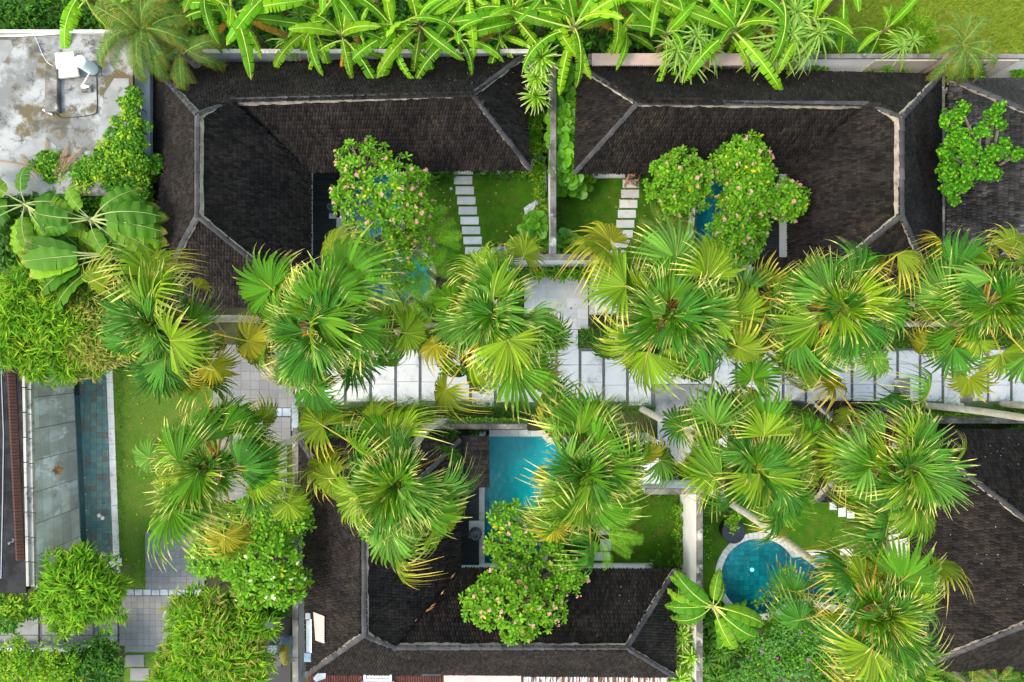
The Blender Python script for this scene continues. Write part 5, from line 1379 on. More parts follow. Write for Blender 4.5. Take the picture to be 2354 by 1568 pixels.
# ------------------------------------------------------------------ bushes
bush('tall shrub with yellow young leaves climbing the wall of the flat roofed building', [(300, 235, 22, 4.0), (300, 290, 36, 4.0), (290, 340, 46, 3.8), (312, 390, 46, 3.4), (250, 385, 56, 3.6), (200, 400, 50, 3.4), (300, 440, 56, 3.0), (240, 440, 56, 3.0), (340, 460, 34, 2.6), (115, 380, 30, 3.6)], 27000, .115, .065, [('bush', .82), ('bush_y', .18)], 1)
bush('dark leafy bush in the top left corner above the flat roof', [(60, 20, 60, 2.6), (-10, 30, 60, 2.6), (130, 30, 50, 2.2), (30, 50, 40, 2.4), (230, 40, 60, 1.8)], 5200, .22, .075, [('bush_dark', .5), ('bush', .5)], 2)
bush('bamboo with fine leaves left of the first fan palm, upper part', [(60, 700, 75, 3.6), (130, 740, 60, 3.6), (30, 780, 66, 3.2), (100, 800, 60, 3.0), (-20, 720, 60, 3.4), (150, 690, 40, 3.4), (180, 640, 40, 3.2)], 6500, .34, .060, [('bamboo', .8), ('bush_y', .2)], 3, 'bamboo', 'bamboo', depth=.45)
bush('dry yellowish bamboo between the travellers palm and the slate pool', [(190, 745, 56, 3.4), (205, 800, 50, 3.0), (170, 690, 40, 3.6), (225, 720, 40, 3.2), (215, 840, 26, 2.6), (150, 845, 34, 2.4), (260, 790, 34, 2.8)], 5000, .28, .045, [('bamboo_dry', .6), ('bamboo', .4)], 4, 'bamboo', 'bamboo', depth=.5)
bush('feathery bamboo bush standing on the slab path end at the lower left', [(190, 1345, 66, 2.6), (140, 1350, 52, 2.4), (235, 1345, 44, 2.3), (225, 1385, 46, 2.2), (170, 1395, 50, 2.2), (120, 1385, 36, 2.0), (205, 1310, 36, 2.3)], 4600, .36, .066, [('bamboo', 1)], 5, 'bamboo', 'bamboo', depth=.4)
bush('light green shrub at the left edge beside the dark roof building', [(0, 1385, 50, 2.2), (15, 1420, 36, 2.0), (-20, 1350, 40, 2.0)], 2400, .15, .07, [('bush', .7), ('bush_y', .3)], 6)
bush('low hedge between the shrub and the bamboo bush, lower left', [(60, 1410, 16, .9), (82, 1405, 18, .9), (100, 1375, 22, 1.2), (110, 1345, 18, 1.3)], 1500, .11, .06, [('bush', .8), ('bush_y', .2)], 7)
bush('yellow green shrub in the bottom left corner', [(30, 1530, 50, 2.0), (80, 1530, 46, 1.9), (130, 1545, 44, 1.8), (-20, 1540, 46, 2.0)], 4200, .15, .05, [('bamboo', .7), ('bush_y', .3)], 8)
bush('dark green shrub beside the low white edge wall, bottom left', [(175, 1520, 40, 1.5), (215, 1515, 32, 1.4), (240, 1500, 28, 1.2), (250, 1545, 34, 1.3), (200, 1555, 36, 1.5)], 3400, .18, .07, [('bush_dark', .75), ('bush', .25)], 9)
bush('big pale bamboo thicket at the bottom, left of the service yard', [(480, 1440, 66, 3.4), (545, 1430, 60, 3.2), (430, 1400, 40, 2.8), (470, 1500, 60, 3.2), (540, 1510, 62, 3.2), (400, 1540, 50, 2.8), (480, 1570, 60, 3.0), (566, 1460, 40, 2.8), (572, 1540, 40, 2.8), (420, 1475, 36, 2.8)], 8500, .34, .060, [('bamboo', .82), ('bamboo_dry', .18)], 10, 'bamboo', 'bamboo', depth=.4)
bush('dark shrub between the cream frangipani and the bamboo thicket', [(590, 1400, 40, 2.0), (560, 1395, 36, 2.0), (630, 1395, 24, 1.6)], 2000, .2, .06, [('bush_dark', 1)], 11)
bush('bushy flowering vine below the circular pool', [(1860, 1470, 70, 2.4), (1780, 1500, 60, 2.2), (1930, 1500, 70, 2.4), (2010, 1490, 70, 2.2), (1840, 1540, 70, 2.2), (1740, 1540, 50, 1.9), (1960, 1560, 70, 2.2), (2060, 1520, 50, 2.0)], 17000, .10, .065, [('bush_blue', .6), ('bush', .4)], 12, flowers=(petals(MT['purple'], 3), 18))
bush('sparse flowering shrub leaning over the circular pool', [(1800, 1350, 34, 1.3), (1770, 1380, 28, 1.2), (1830, 1385, 34, 1.4), (1860, 1400, 36, 1.5), (1815, 1310, 20, 1.2), (1780, 1415, 26, 1.0)], 620, .13, .09, [('bush_y', .35), ('bush_blue', .65)], 13, depth=.8, flowers=(petals(MT['purple'], 3), 5))
bush('bluish round shrub at the edge of the field', [(1918, 88, 26, 1.8), (1925, 75, 22, 1.8)], 1500, .10, .05, [('bush_blue', 1)], 14)
bush('second bluish shrub at the edge of the field, nearer the wall', [(1968, 112, 24, 1.5)], 1100, .10, .05, [('bush_blue', 1)], 15)
bush('feathery green shrub at the field edge, left of the golden palm', [(2090, 70, 42, 1.6), (2050, 95, 36, 1.4), (2120, 90, 30, 1.4), (2015, 90, 26, 1.2)], 3600, .22, .022, [('bamboo', .8), ('bush_y', .2)], 16)
bush('shrub with golden leaves between the right hand wall and roofs', [(2195, 165, 24, 1.9), (2220, 150, 30, 2.2), (2235, 165, 24, 1.9), (2200, 195, 18, 1.5), (2180, 215, 16, 1.2)], 1900, .24, .05, [('bush_dark', .55), ('bamboo', .45)], 17)
bush('green hedge at the right edge below the field wall', [(2345, 160, 18, 1.6), (2360, 165, 20, 1.6)], 700, .12, .06, [('bush', 1)], 18)
bush('green creeper climbing the dark passage beside the travellers palm', [(345, 585, 22, 1.8), (340, 620, 24, 1.5), (362, 600, 16, 1.6), (330, 560, 18, 1.8), (350, 640, 16, 1.4)], 1700, .10, .06, [('bush_dark', .6), ('bush', .4)], 19)
bush('grassy shrub with orange flowers in the strip left of the tall divider', [(1226, 290, 14, .9), (1222, 320, 14, .9), (1236, 270, 12, .9), (1240, 340, 13, .9), (1215, 355, 10, .6), (1240, 375, 10, .7)], 800, .26, .06, [('bamboo', .6), ('bush', .4)], 20)
bush('low plants along the rock edge of the upper left lawn', [(1238, 400, 12, .5), (1243, 425, 12, .5), (1240, 450, 12, .5), (1225, 398, 12, .4), (1245, 475, 12, .5), (1195, 397, 10, .3)], 1100, .14, .05, [('bush', .7), ('bush_y', .3)], 21)
bush('small potted plant growing over the charcoal round table', [(1682, 1196, 13, 1.0), (1686, 1212, 9, .95), (1690, 1185, 12, 1.0)], 420, .10, .05, [('bush', .7), ('bush_y', .3)], 22)
bush('low plants at the foot of the white divider wall, right side', [(1622, 1240, 9, .5), (1624, 1265, 9, .5), (1622, 1215, 9, .5)], 500, .12, .05, [('bush', .8), ('bush_y', .2)], 23)
bush('low planting at the foot of the white divider wall, left side', [(1562, 1170, 8, .5), (1563, 1200, 8, .5), (1562, 1230, 9, .5), (1563, 1260, 9, .5), (1560, 1285, 10, .5)], 900, .14, .05, [('bush', .8), ('bush_y', .2)], 24)
bush('dark creeper bed along the terrace of the lower villa', [(1320, 1275, 18, .45), (1340, 1285, 14, .4), (1300, 1262, 14, .4), (1540, 1302, 16, .4), (1520, 1297, 16, .4)], 1300, .16, .05, [('bush_dark', .6), ('bush', .4)], 25)
bush('dark fringe of bedding plants at the edge of the upper left terrace', [(1030, 404, 12, .3), (1008, 410, 14, .4), (1100, 401, 10, .3), (1130, 401, 10, .3), (1160, 401, 10, .3), (1190, 402, 10, .3)], 1200, .12, .04, [('bush_dark', .7), ('bush', .3)], 26)
bush('dark grassy plants right of the seated person', [(1492, 414, 14, .4), (1478, 408, 10, .35), (1500, 430, 12, .35)], 600, .30, .035, [('bush_dark', .8), ('bush', .2)], 27)
bush('green plants under the palms at the bottom right corner', [(2160, 1560, 26, 1.2), (2200, 1555, 24, 1.0), (2320, 1550, 30, 1.2), (2130, 1570, 30, 1.3), (2260, 1552, 22, 1.0), (2345, 1565, 24, 1.2)], 2600, .2, .05, [('bush_dark', .4), ('bush', .6)], 28)
bush('creeper spilling over the ground by the lower gate planter', [(1545, 1085, 14, .6), (1570, 1090, 14, .6), (1595, 1085, 14, .6), (1530, 1095, 10, .5)], 900, .15, .05, [('bush_dark', .5), ('bush', .5)], 29)

bush('dark undergrowth shrub below the flat roof, among the travellers palms', [(60, 500, 60, 3.2), (0, 470, 60, 3.2), (150, 520, 60, 3.2), (40, 560, 60, 2.8), (220, 540, 50, 2.8), (110, 470, 40, 3.4), (180, 470, 46, 3.2)], 4200, .22, .08, [('bush_dark', .7), ('bush', .3)], 30)

# planter bed of the upper gate: bird-of-paradise like leaves, one plant each
def rosette_row(name, label, cat, spots, meshes, seed, size=(.8, 1.1), tilt=25, group=None, z=.15, part='leaf_rosette'):
    r = random.Random(seed); c = P(spots[0][0], spots[0][1]); root = thing(name, label, cat, c, group)
    for x, y in spots:
        zz = r.uniform(z * .6, z * 1.4); p = P(x, y, zz)
        inst(part, r.choice(meshes), root, Matrix.Translation(p) @ Matrix.Rotation(r.uniform(0, 6), 4, 'Z') @ Matrix.Rotation(R(r.uniform(-tilt, tilt)), 4, 'X') @ Matrix.Scale(r.uniform(*size), 4))
    t = MB()
    for x, y in spots:
        p = P(x, y, 0); t.tube([p, P(x, y, z * 1.2)], [.02, .012], 4, cap=False)
    t.build('stems', MT['stem_g'], root)
    return root
R2 = random.Random(5)
rosette_row('planter_bed', 'bed of broad leaved lilies inside the upper gate wall', 'planter bed', [(1165 + i * 9.6 + R2.uniform(-4, 4), 622 + (i % 3) * 7 + R2.uniform(-3, 3)) for i in range(22)], [BIR[0], BIR[0], BIR[2]], 1, (.62, .9), z=.7)
rosette_row('palm_bed', 'bed of fan leaved lady palms below the upper left villa', 'planter bed', [(R2.uniform(690, 1120), R2.uniform(704, 738)) for i in range(80)], RHA + [DRA[0]], 2, (.8, 1.2), z=.8)
rosette_row('palm_bed', 'bed of dark lady palms beside the upper right pool end', 'planter bed', [(R2.uniform(1425, 2160), R2.uniform(702, 736)) for i in range(110)], RHA + [DRA[0]], 3, (.8, 1.2), z=.8)
rosette_row('palm_bed', 'lady palms over the corner of the pale side wall', 'planter bed', [(R2.uniform(690, 800), R2.uniform(985, 1020)) for i in range(24)], RHA, 4, (1.0, 1.5), z=1.6)
rosette_row('palm_bed', 'row of plants behind the mossy wall above the lower villa', 'planter bed', [(R2.uniform(860, 1110), R2.uniform(990, 1004)) for i in range(26)], RHA, 5, (.8, 1.2), z=.9)
rosette_row('dracaena_bed', 'yellow green spiky dracaenas between the lower villa and the divider wall', 'planter bed', [(R2.uniform(1556, 1600), 1372 + i * 6.6 + R2.uniform(-3, 3)) for i in range(34)], RHY, 6, (1.0, 1.35), z=1.9)
rosette_row('dracaena_bed', 'dark green dracaenas right of the white divider wall', 'planter bed', [(R2.uniform(1620, 1690), 1410 + i * 6 + R2.uniform(-5, 5)) for i in range(28)], DRA, 7, (.85, 1.2), z=1.1)
rosette_row('dracaena', 'spiky dracaena at the terrace corner of the upper left villa', 'plant', [(982, 418), (975, 402)], DRA, 8, (1.1, 1.3), z=.8)
rosette_row('dracaena_bed', 'spiky plants beside the lower right villa and the small pavilion', 'planter bed', [(1850 + 8 * i, 955 + R2.uniform(-8, 14)) for i in range(4)] + [(2330 + 9 * i, 985) for i in range(4)], RHA, 9, (.9, 1.3), z=.6)
rosette_row('dracaena_bed', 'plants against the white boundary wall at the upper right', 'planter bed', [(1872, 160), (1890, 163), (1998, 164), (2006, 168), (2040, 162), (2078, 166), (2092, 168)], DRA + [BIR[2]], 10, (.55, .8), z=1.9)
rosette_row('lily_bed', 'dark lilies on the roof corner beside the white lower divider', 'planter bed', [(1562, 1325), (1568, 1340), (1556, 1345)], BIR, 11, (.7, .9), z=.9)

# ------------------------------------------------------------------ grasses and ground cover
def grass(label, spots, blades, L, W, seed, m='blade', name='ornamental_grass', spread=.12, lean_=.8):
    r = random.Random(seed); M = []
    for x, y in spots:
        p = P(x, y, .0); l0 = L * r.uniform(.7, 1.2)
        for _ in range(blades):
            a = r.uniform(0, 6.283); ln = r.random() * lean_; d = Vector((math.cos(a) * math.sin(ln), math.sin(a) * math.sin(ln), math.cos(ln)))
            s = Vector((-math.sin(a), math.cos(a), 0)); nn = d.cross(s); l = l0 * r.uniform(.6, 1.1)
            m4 = np.eye(4); m4[:3, 0] = d * l; m4[:3, 1] = s * W; m4[:3, 2] = nn * l; m4[:3, 3] = p + Vector((r.gauss(0, spread), r.gauss(0, spread), 0)); M.append(m4)
    gv = [(0, -.5, 0), (0, .5, 0), (.55, -.42, -.08), (.55, .42, -.08), (1, 0, -.42)]
    return np_build(name, gv, [(0, 1, 3, 2), (2, 3, 4)], M, MT[m], None, [0, 0, .5, .5, 1], kind='stuff', label=label)
R3 = random.Random(9)
sp = [(x + R3.uniform(-6, 6), 936 + R3.uniform(-9, 12)) for x in range(690, 1500, 11)] + [(x + R3.uniform(-6, 6), 938 + R3.uniform(-9, 12)) for x in range(1642, 2700, 11)]
sp += [(x + R3.uniform(-6, 6), 958 + R3.uniform(-8, 8)) for x in range(2060, 2700, 10)]
grass('band of tufted grass along the lower edge of the long path', sp, 46, .52, .012, 1)
sp = [(x + R3.uniform(-6, 6), 784 + R3.uniform(-14, 14)) for x in range(690, 1285, 7)] + [(x + R3.uniform(-6, 6), 782 + R3.uniform(-16, 14)) for x in range(1335, 2700, 7)]
grass('band of tufted grass along the upper edge of the long path', sp, 36, .45, .012, 2)
EDGE = [(x, R3.uniform(402, 408)) for x in range(1120, 1205, 3)] + [(R3.uniform(1250, 1258), y) for y in range(400, 600, 3)] + [(R3.uniform(268, 284), y) for y in range(850, 1300, 3)] + [(R3.uniform(326, 334), y) for y in range(1220, 1355, 4)] + [(x, R3.uniform(1132, 1140)) for x in range(1420, 1570, 3)]
grass('ragged tufts along the lawn edges', EDGE, 10, .14, .010, 33, name='edge_grass', spread=.05)
sp = [(R3.uniform(1280, 1292), y) for y in range(408, 600, 5)] + [(x, R3.uniform(1135, 1142)) for x in range(1500, 1570, 6)]
grass('fringe of grass at the foot of the tall divider wall', sp, 26, .30, .012, 3)
def lawn_fuzz(label, rects, n, seed, m):
    r = random.Random(seed); grass(label, [(r.uniform(x0, x1), r.uniform(y0, y1)) for x0, y0, x1, y1 in rects for _ in range(int(n * (x1 - x0) * (y1 - y0) / 1000))], 3, .06, .009, seed, m, 'lawn_grass', .05, 1.2)
MT['lawn_blade'] = leaf('lawn_blade', (.045, .14, .010), alt=(.075, .17, .015), trans=.15, rv=.4)
MT['lawn_blade_dry'] = leaf('dry_lawn_blade', (.12, .20, .02), alt=(.20, .22, .04), trans=.15, rv=.4)
MT['field_blade'] = leaf('field_blade', (.16, .25, .015), alt=(.28, .30, .04), trans=.2, rv=.4)
lawn_fuzz('short grass of the upper left lawn', [(1000, 420, 1042, 600), (1112, 400, 1205, 590)], 240, 4, 'lawn_blade')
lawn_fuzz('short grass of the upper right lawn', [(1290, 412, 1405, 600), (1480, 430, 1590, 580)], 240, 5, 'lawn_blade')
lawn_fuzz('short grass of the lower lawn', [(1410, 1140, 1560, 1290)], 240, 6, 'lawn_blade')
lawn_fuzz('short grass round the circular pool', [(1620, 1140, 1730, 1220), (1760, 1150, 1920, 1240)], 200, 7, 'lawn_blade')
lawn_fuzz('short patchy grass of the left lawn', [(278, 850, 345, 1320), (345, 850, 480, 1190)], 160, 8, 'lawn_blade_dry')
R4 = random.Random(21)
grass('tangled grass of the field behind the wall', [(R4.uniform(1890, 2420), R4.uniform(-20, 118)) for _ in range(2600)], 14, .22, .016, 9, 'field_blade', 'field_grass', .12, 1.2)
# ground cover under the banana plants and along the mossy walls
def cover(name, label, rects, n, L, W, mats, seed, z=(.05, .4)):
    r = random.Random(seed); per = []
    for m, sh in mats:
        M = []
        for x0, y0, x1, y1 in rects:
            for _ in range(int(n * sh * (x1 - x0) * (y1 - y0) / 1000)):
                zz = r.uniform(*z); p = P(r.uniform(x0, x1), r.uniform(y0, y1), zz); a = r.uniform(0, 6.28); el = r.uniform(-.4, .8)
                x = Vector((math.cos(a) * math.cos(el), math.sin(a) * math.cos(el), math.sin(el))); nn = Vector((r.gauss(0, .4), r.gauss(0, .4), 1)).normalized(); y = nn.cross(x).normalized(); nn = x.cross(y); s = r.uniform(.6, 1.3)
                m4 = np.eye(4); m4[:3, 0] = x * L * s; m4[:3, 1] = y * W * s; m4[:3, 2] = nn * L * s; m4[:3, 3] = p; M.append(m4)
        per.append((m, M))
    for m, M in per: np_build(name, LF_V, LF_F, M, MT[m], None, LF_T, kind='stuff', label=label)
cover('undergrowth', 'leafy undergrowth beneath the banana plants', [(180, -60, 1900, 112)], 60, .26, .10, [('bush_dark', .5), ('bush', .5)], 1, (.2, 1.7))
cover('ground_cover', 'bright mossy creeper on the wall side below the path', [(770, 961, 1212, 976), (1642, 958, 1870, 980)], 260, .07, .05, [('cover', 1)], 2, (.7, 1.4))
cover('ground_cover', 'creeper and weeds at the foot of the mossy right wall', [(1850, 950, 2700, 966)], 180, .09, .05, [('cover', 1)], 3, (.1, .9))
cover('ground_cover', 'shade plants in the planted strip between walls and path', [(690, 755, 1285, 800), (1335, 752, 2700, 798), (1425, 712, 1700, 740)], 60, .12, .05, [('bush_dark', .4), ('bush', .6)], 4, (.02, .3))
cover('ground_cover', 'shade plants between the lower right garden walls', [(1600, 1420, 1720, 1580), (1555, 1390, 1602, 1580)], 60, .2, .05, [('bush_dark', .6), ('bush', .4)], 5, (.05, .7))
cover('ground_cover', 'weeds under the travellers palm and bamboo on the left', [(0, 470, 350, 850)], 26, .2, .07, [('bush_dark', .7), ('bush', .3)], 6, (.1, .9))
# ------------------------------------------------------------------ things on the flat roof
def zt(px, py, z): return P(px, py, z)
tr = thing('roof_hatch', 'tilted white roof hatch panel on the stained flat roof', 'roof hatch', P(154, 152, 3.6))
a = [zt(126, 122, 3.75), zt(168, 119, 3.85), zt(180, 174, 3.85), zt(131, 180, 3.75)]
b = MB(); b.poly(a[::-1]); 
for i in range(4):
    p, q = a[i], a[(i + 1) % 4]; b.poly([p, q, q - Vector((0, 0, .1)), p - Vector((0, 0, .1))])
b.build('frame', MT['coping_pale'], tr)
c = sum(a, Vector()) / 4
ii = [c + (p - c) * .62 + Vector((.02, 0, .03)) for p in a]; b = MB(); b.poly(ii[::-1])
for i in range(4):
    p, q = ii[i], ii[(i + 1) % 4]; b.poly([p, q, q - Vector((0, 0, .06)), p - Vector((0, 0, .06))])
b.build('panel', MT['white_paint'], tr)
tk = thing('water_tank', 'pale blue cylindrical tank standing on the flat roof', 'water tank', P(214, 160, 3.6))
v = P(214, 160, 3.62); b = MB(); b.lathe(v, [(.19, 0), (.20, .03), (.20, .66), (.185, .72), (.10, .76), (.06, .77)], 24); b.build('body', MT['white_plastic'], tk, smooth=False)
b = MB(); b.lathe((v.x, v.y, v.z + .77), [(.07, 0), (.07, .03), (.03, .045)], 16); b.build('lid', MT['white_paint'], tk)
b = MB()
for q0, q1 in (((207, 141), (233, 141)), ((233, 141), (233, 174)), ((233, 174), (205, 174))):
    b.tube([zt(*q0, 3.72), zt(*q1, 3.72)], .014, 6)
for q in ((207, 141), (233, 141), (233, 174), (205, 174)): b.tube([zt(*q, 3.6), zt(*q, 3.74)], .016, 6)
b.build('stand', MT['metal_dark'], tk)
pm = thing('water_pump', 'small grey pump on a block beside the roof tank', 'pump', P(197, 202, 3.6))
b = MB(); b.pbox(185, 193, 209, 210, 3.6, 3.72, bev=.02); b.build('base', MT['coping'], pm)
v = P(196, 199, 3.8); b = MB(); b.tube([v + Vector((-.11, 0, 0)), v + Vector((.02, 0, 0)), v + Vector((.05, 0, 0)), v + Vector((.13, 0, 0))], [.06, .065, .045, .04], 12); b.build('motor', MT['white_plastic'], pm)
b = MB(); b.tube([zt(190, 194, 3.82), zt(199, 180, 3.95), zt(207, 168, 3.8)], .02, 6); b.build('pipe', MT['white_paint'], pm)
sl = MB(); sl.pbox(102, 158, 131, 256, 3.6, 3.82, bev=.02); sl.build('concrete_bench', MT['wslab'] if 'wslab' in MT else MT['coping'], loc=P(116, 207, 3.6), label='long dark weathered slab lying on the flat roof', cat='concrete slab')
def hose(name, label, pts, rad, m, cat):
    b = MB(); pp = [P(*p) for p in pts]; q = []
    for i in range(len(pp) - 1):
        p0 = pp[max(0, i - 1)]; p1 = pp[i]; p2 = pp[i + 1]; p3 = pp[min(len(pp) - 1, i + 2)]
        for k in range(6):
            t = k / 6; q.append(.5 * ((2 * p1) + (p2 - p0) * t + (2 * p0 - 5 * p1 + 4 * p2 - p3) * t * t + (3 * p1 - p0 - 3 * p2 + p3) * t ** 3))
    q.append(pp[-1]); b.tube(q, rad, 6)
    return b.build(name, m, loc=pp[0], label=label, cat=cat)
hose('hose', 'black hose running from the roof tank round the stained flat roof', [(222, 172, 3.63), (223, 215, 3.62), (222, 256, 3.62), (205, 265, 3.62), (170, 269, 3.62), (140, 270, 3.62), (126, 258, 3.63), (112, 256, 3.63)], .013, MT['black'], 'hose')
hose('drain_pipe', 'short white pipe stub at the end of the dark roof slab', [(99, 252, 3.66), (110, 258, 3.64), (121, 264, 3.63)], .035, MT['white_paint'], 'pipe')
hose('water_pipe', 'white pipe lying along the top edge of the flat roof', [(-40, 83, 3.72), (40, 82, 3.74), (100, 79, 3.74), (160, 74, 3.76), (215, 71, 3.78)], .032, MT['white_paint'], 'pipe')
hose('garden_hose', 'brown garden hose lying on the upper left lawn', [(1036, 432, .1), (1038, 442, .06), (1036, 455, .05), (1028, 468, .05), (1014, 478, .05), (1003, 485, .05)], .012, MT['fibre'], 'hose')
hose('cable', 'thin white cable on the top left of the flat roof', [(72, 70, 3.75), (84, 92, 3.62), (96, 122, 3.62), (108, 142, 3.62), (122, 152, 3.7)], .008, MT['white_paint'], 'cable')
hose('dry_stalk', 'long dry stalk lying on the grey patch of the flat roof', [(-10, 368, 3.63), (30, 374, 3.7), (55, 382, 3.75), (70, 400, 3.75), (88, 420, 3.7)], .018, MT['fan_d'], 'dry stalk')

# dry palm litter above the travellers palm
r = random.Random(3); dl = thing('dry_palm_litter', 'heap of dry brown palm fronds between shrub and travellers palm', 'dry fronds', P(130, 420))
for x, y, az, s_ in ((110, 440, 60, .8), (125, 425, 48, .8), (140, 430, 75, .75), (150, 440, 40, .85), (120, 400, 95, .6), (105, 420, 130, .6), (160, 420, 30, .7)):
    inst('dry_frond', DRYF[0], dl, Matrix.Translation(P(x, y, 3.5)) @ Matrix.Rotation(R(az), 4, 'Z') @ Matrix.Rotation(R(-18), 4, 'Y') @ Matrix.Scale(s_, 4))
for i, (x, y, az, lab) in enumerate(((352, 570, -62, 'dry brown palm frond hanging beside the upper left roof corner'), (350, 540, 6, 'reddish dry frond lying on the lower left corner of the upper left roof'))):
    o = inst('dry_frond', DRYF[0], None, Matrix.Translation(P(x, y, 3.4)) @ Matrix.Rotation(R(az), 4, 'Z') @ Matrix.Scale(.78, 4)); setp(o, lab, 'dry frond')
# fallen frond in front of the panel wall
o = thing('dried_leaf', 'dry brown leaf rosette fallen on the concrete panel wall ledge', 'dry leaf', P(126, 1080, 1.2))
ro = rosette(300, 16, .30, .045, 40, -10, .2, None).mesh('leaf_rosette', MT['fan_d'])
inst('leaf_rosette', ro, o, Matrix.Translation(P(126, 1080, 1.25) + Vector((.05, 0, 0))) @ Matrix.Rotation(R(60), 4, 'Y'))
sk_ = MB(); p0 = P(126, 1080, 1.2); sk_.tube([p0 + Vector((-.25, 0, 0)), p0 + Vector((.05, 0, .03))], .015, 5); sk_.build('stalk', MT['fan_d'], o)

# ------------------------------------------------------------------ pots, table, cloths, rocks
def pot(label, px, py, zb, s, ped=None):
    root = thing('clay_pot', label, 'pot', P(px, py, zb)); v = P(px, py, zb)
    b = MB(); b.lathe(v, [(.16 * s, 0), (.24 * s, .12 * s), (.285 * s, .30 * s), (.27 * s, .46 * s), (.20 * s, .58 * s), (.155 * s, .62 * s)], 28); b.build('body', MT['pot'], root, smooth=True)
    b = MB(); z = v.z + .62 * s
    ring = []
    for rr, zz in ((.155, 0), (.185, .03), (.185, .05), (.15, .055), (.125, .04), (.12, -.02)):
        ring.append([b.pt((v.x + rr * s * math.cos(6.28318 * k / 28), v.y + rr * s * math.sin(6.28318 * k / 28), z + zz * s)) for k in range(28)])
    for q, w_ in zip(ring, ring[1:]):
        for k in range(28): b.face((q[k], q[(k + 1) % 28], w_[(k + 1) % 28], w_[k]))
    b.build('rim', MT['rim'], root, smooth=True)
    b = MB(); b.lathe((v.x, v.y, z - .02), [(.125 * s, 0), (.122 * s, .01)], 20); b.build('mouth', MT['black_in'], root)
    if ped:
        b = MB(); b.pbox(*ped, .2, zb, bev=.01); b.build('plinth', MT['coping_pale'], root)
pot('big dark glazed pot on a pale plinth beside the turquoise lower pool', 1094, 1222, .34, .88, (1078, 1199, 1113, 1237))
pot('dark ring rimmed pot on the upper left deck, half under the pink flowered tree', 766, 480, .30, .66, (756, 490, 772, 502))
tb = thing('round_table', 'charcoal round garden table on the lawn beside the circular pool', 'garden table', P(1676, 1214))
v = P(1676, 1214, 0); b = MB(); b.lathe((v.x, v.y, .02), [(.40, 0), (.42, .05), (.42, .46), (.44, .50)], 36); b.build('base', MT['black'], tb, smooth=False)
b = MB(); b.lathe((v.x, v.y, .52), [(.445, 0), (.45, .03), (.435, .05)], 40); b.build('table_top', MT['planter'], tb)

def draped(name, label, px, lo, hi, m, seed, cat):
    """crumpled cloth or rock: a bumpy closed lump over a px outline"""
    r = random.Random(seed); pts = [P(x, y, lo) for x, y in px]; c = sum(pts, Vector()) / len(pts); b = MB(); n = len(pts); rings = []
    dense = []
    for i in range(n):
        for k in range(3): dense.append(pts[i].lerp(pts[(i + 1) % n], k / 3))
    N = len(dense)
    for q, h in ((1.0, 0), (.96, .35), (.8, .7), (.55, .9), (.28, 1.0)):
        rings.append([b.pt(c + (p - c) * q * r.uniform(.92, 1.05) + Vector((0, 0, (hi - lo) * h * r.uniform(.65, 1.1)))) for p in dense])
    for p, q in zip(rings, rings[1:]):
        for k in range(N): b.face((p[k], p[(k + 1) % N], q[(k + 1) % N], q[k]))
    t = b.pt(c + Vector((0, 0, hi - lo)))
    for k in range(N): b.face((rings[-1][k], rings[-1][(k + 1) % N], t))
    ar = sum(dense[i].x * dense[(i + 1) % N].y - dense[(i + 1) % N].x * dense[i].y for i in range(N))
    if ar < 0: b.f = [f[::-1] for f in b.f]
    return b.build(name, m, loc=c, label=label, cat=cat)
draped('rock', 'pale grey rock at the edge of the upper left lawn, beside the divider wall', [(1243, 440), (1253, 432), (1255, 470), (1240, 492), (1222, 500), (1205, 496), (1204, 480), (1218, 470), (1232, 462)], 0, .55, MT['rock'], 1, 'rock')
draped('rock', 'pale grey rock beside the right end of the upper left roof', [(1222, 352), (1240, 345), (1250, 362), (1250, 388), (1240, 396), (1226, 392), (1218, 376)], 0, .8, MT['rock'], 2, 'rock')
draped('rock', 'narrow pale rock strip along the divider wall', [(1244, 380), (1257, 380), (1257, 440), (1246, 440)], 0, .3, MT['rock'], 3, 'rock')
draped('rock', 'pale grey rock behind the left end of the gate wall', [(1130, 572), (1160, 566), (1182, 570), (1184, 582), (1150, 590), (1120, 600), (1112, 590)], 0, .6, MT['rock'], 4, 'rock')
draped('rock', 'grey rock in the narrow corner between divider and gate wall', [(1244, 540), (1257, 540), (1258, 582), (1244, 584)], 0, .5, MT['rock'], 5, 'rock')
draped('towel', 'white towel draped over the end of the slate tiled pool', [(244, 1296), (262, 1285), (280, 1282), (281, 1300), (262, 1305), (250, 1310)], .05, .16, MT['cloth'], 6, 'towel')
draped('towel', 'folded white patterned towel on the terrace of the lower right villa', [(2068, 1229), (2083, 1229), (2083, 1250), (2068, 1250)], .165, .20, MT['coping_pale'], 7, 'towel')
draped('plastic_bag', 'small blue and white bag on the upper left lawn', [(1033, 432), (1039, 430), (1041, 436), (1035, 438)], .02, .12, MT['white_plastic'], 8, 'bag')
cl = thing('column', 'pale round column base with dark post on the terrace of the lower right villa', 'column', P(2058, 1274))
v = P(2058, 1274, .16); b = MB(); b.lathe(v, [(.16, 0), (.15, .03), (.13, .22), (.11, .26)], 20); b.build('base', MT['white_wall'], cl)
b = MB(); b.tube([v + Vector((0, 0, .26)), v + Vector((.02, 0, 2.42))], .055, 10); b.build('post', MT['wood_dark'], cl)

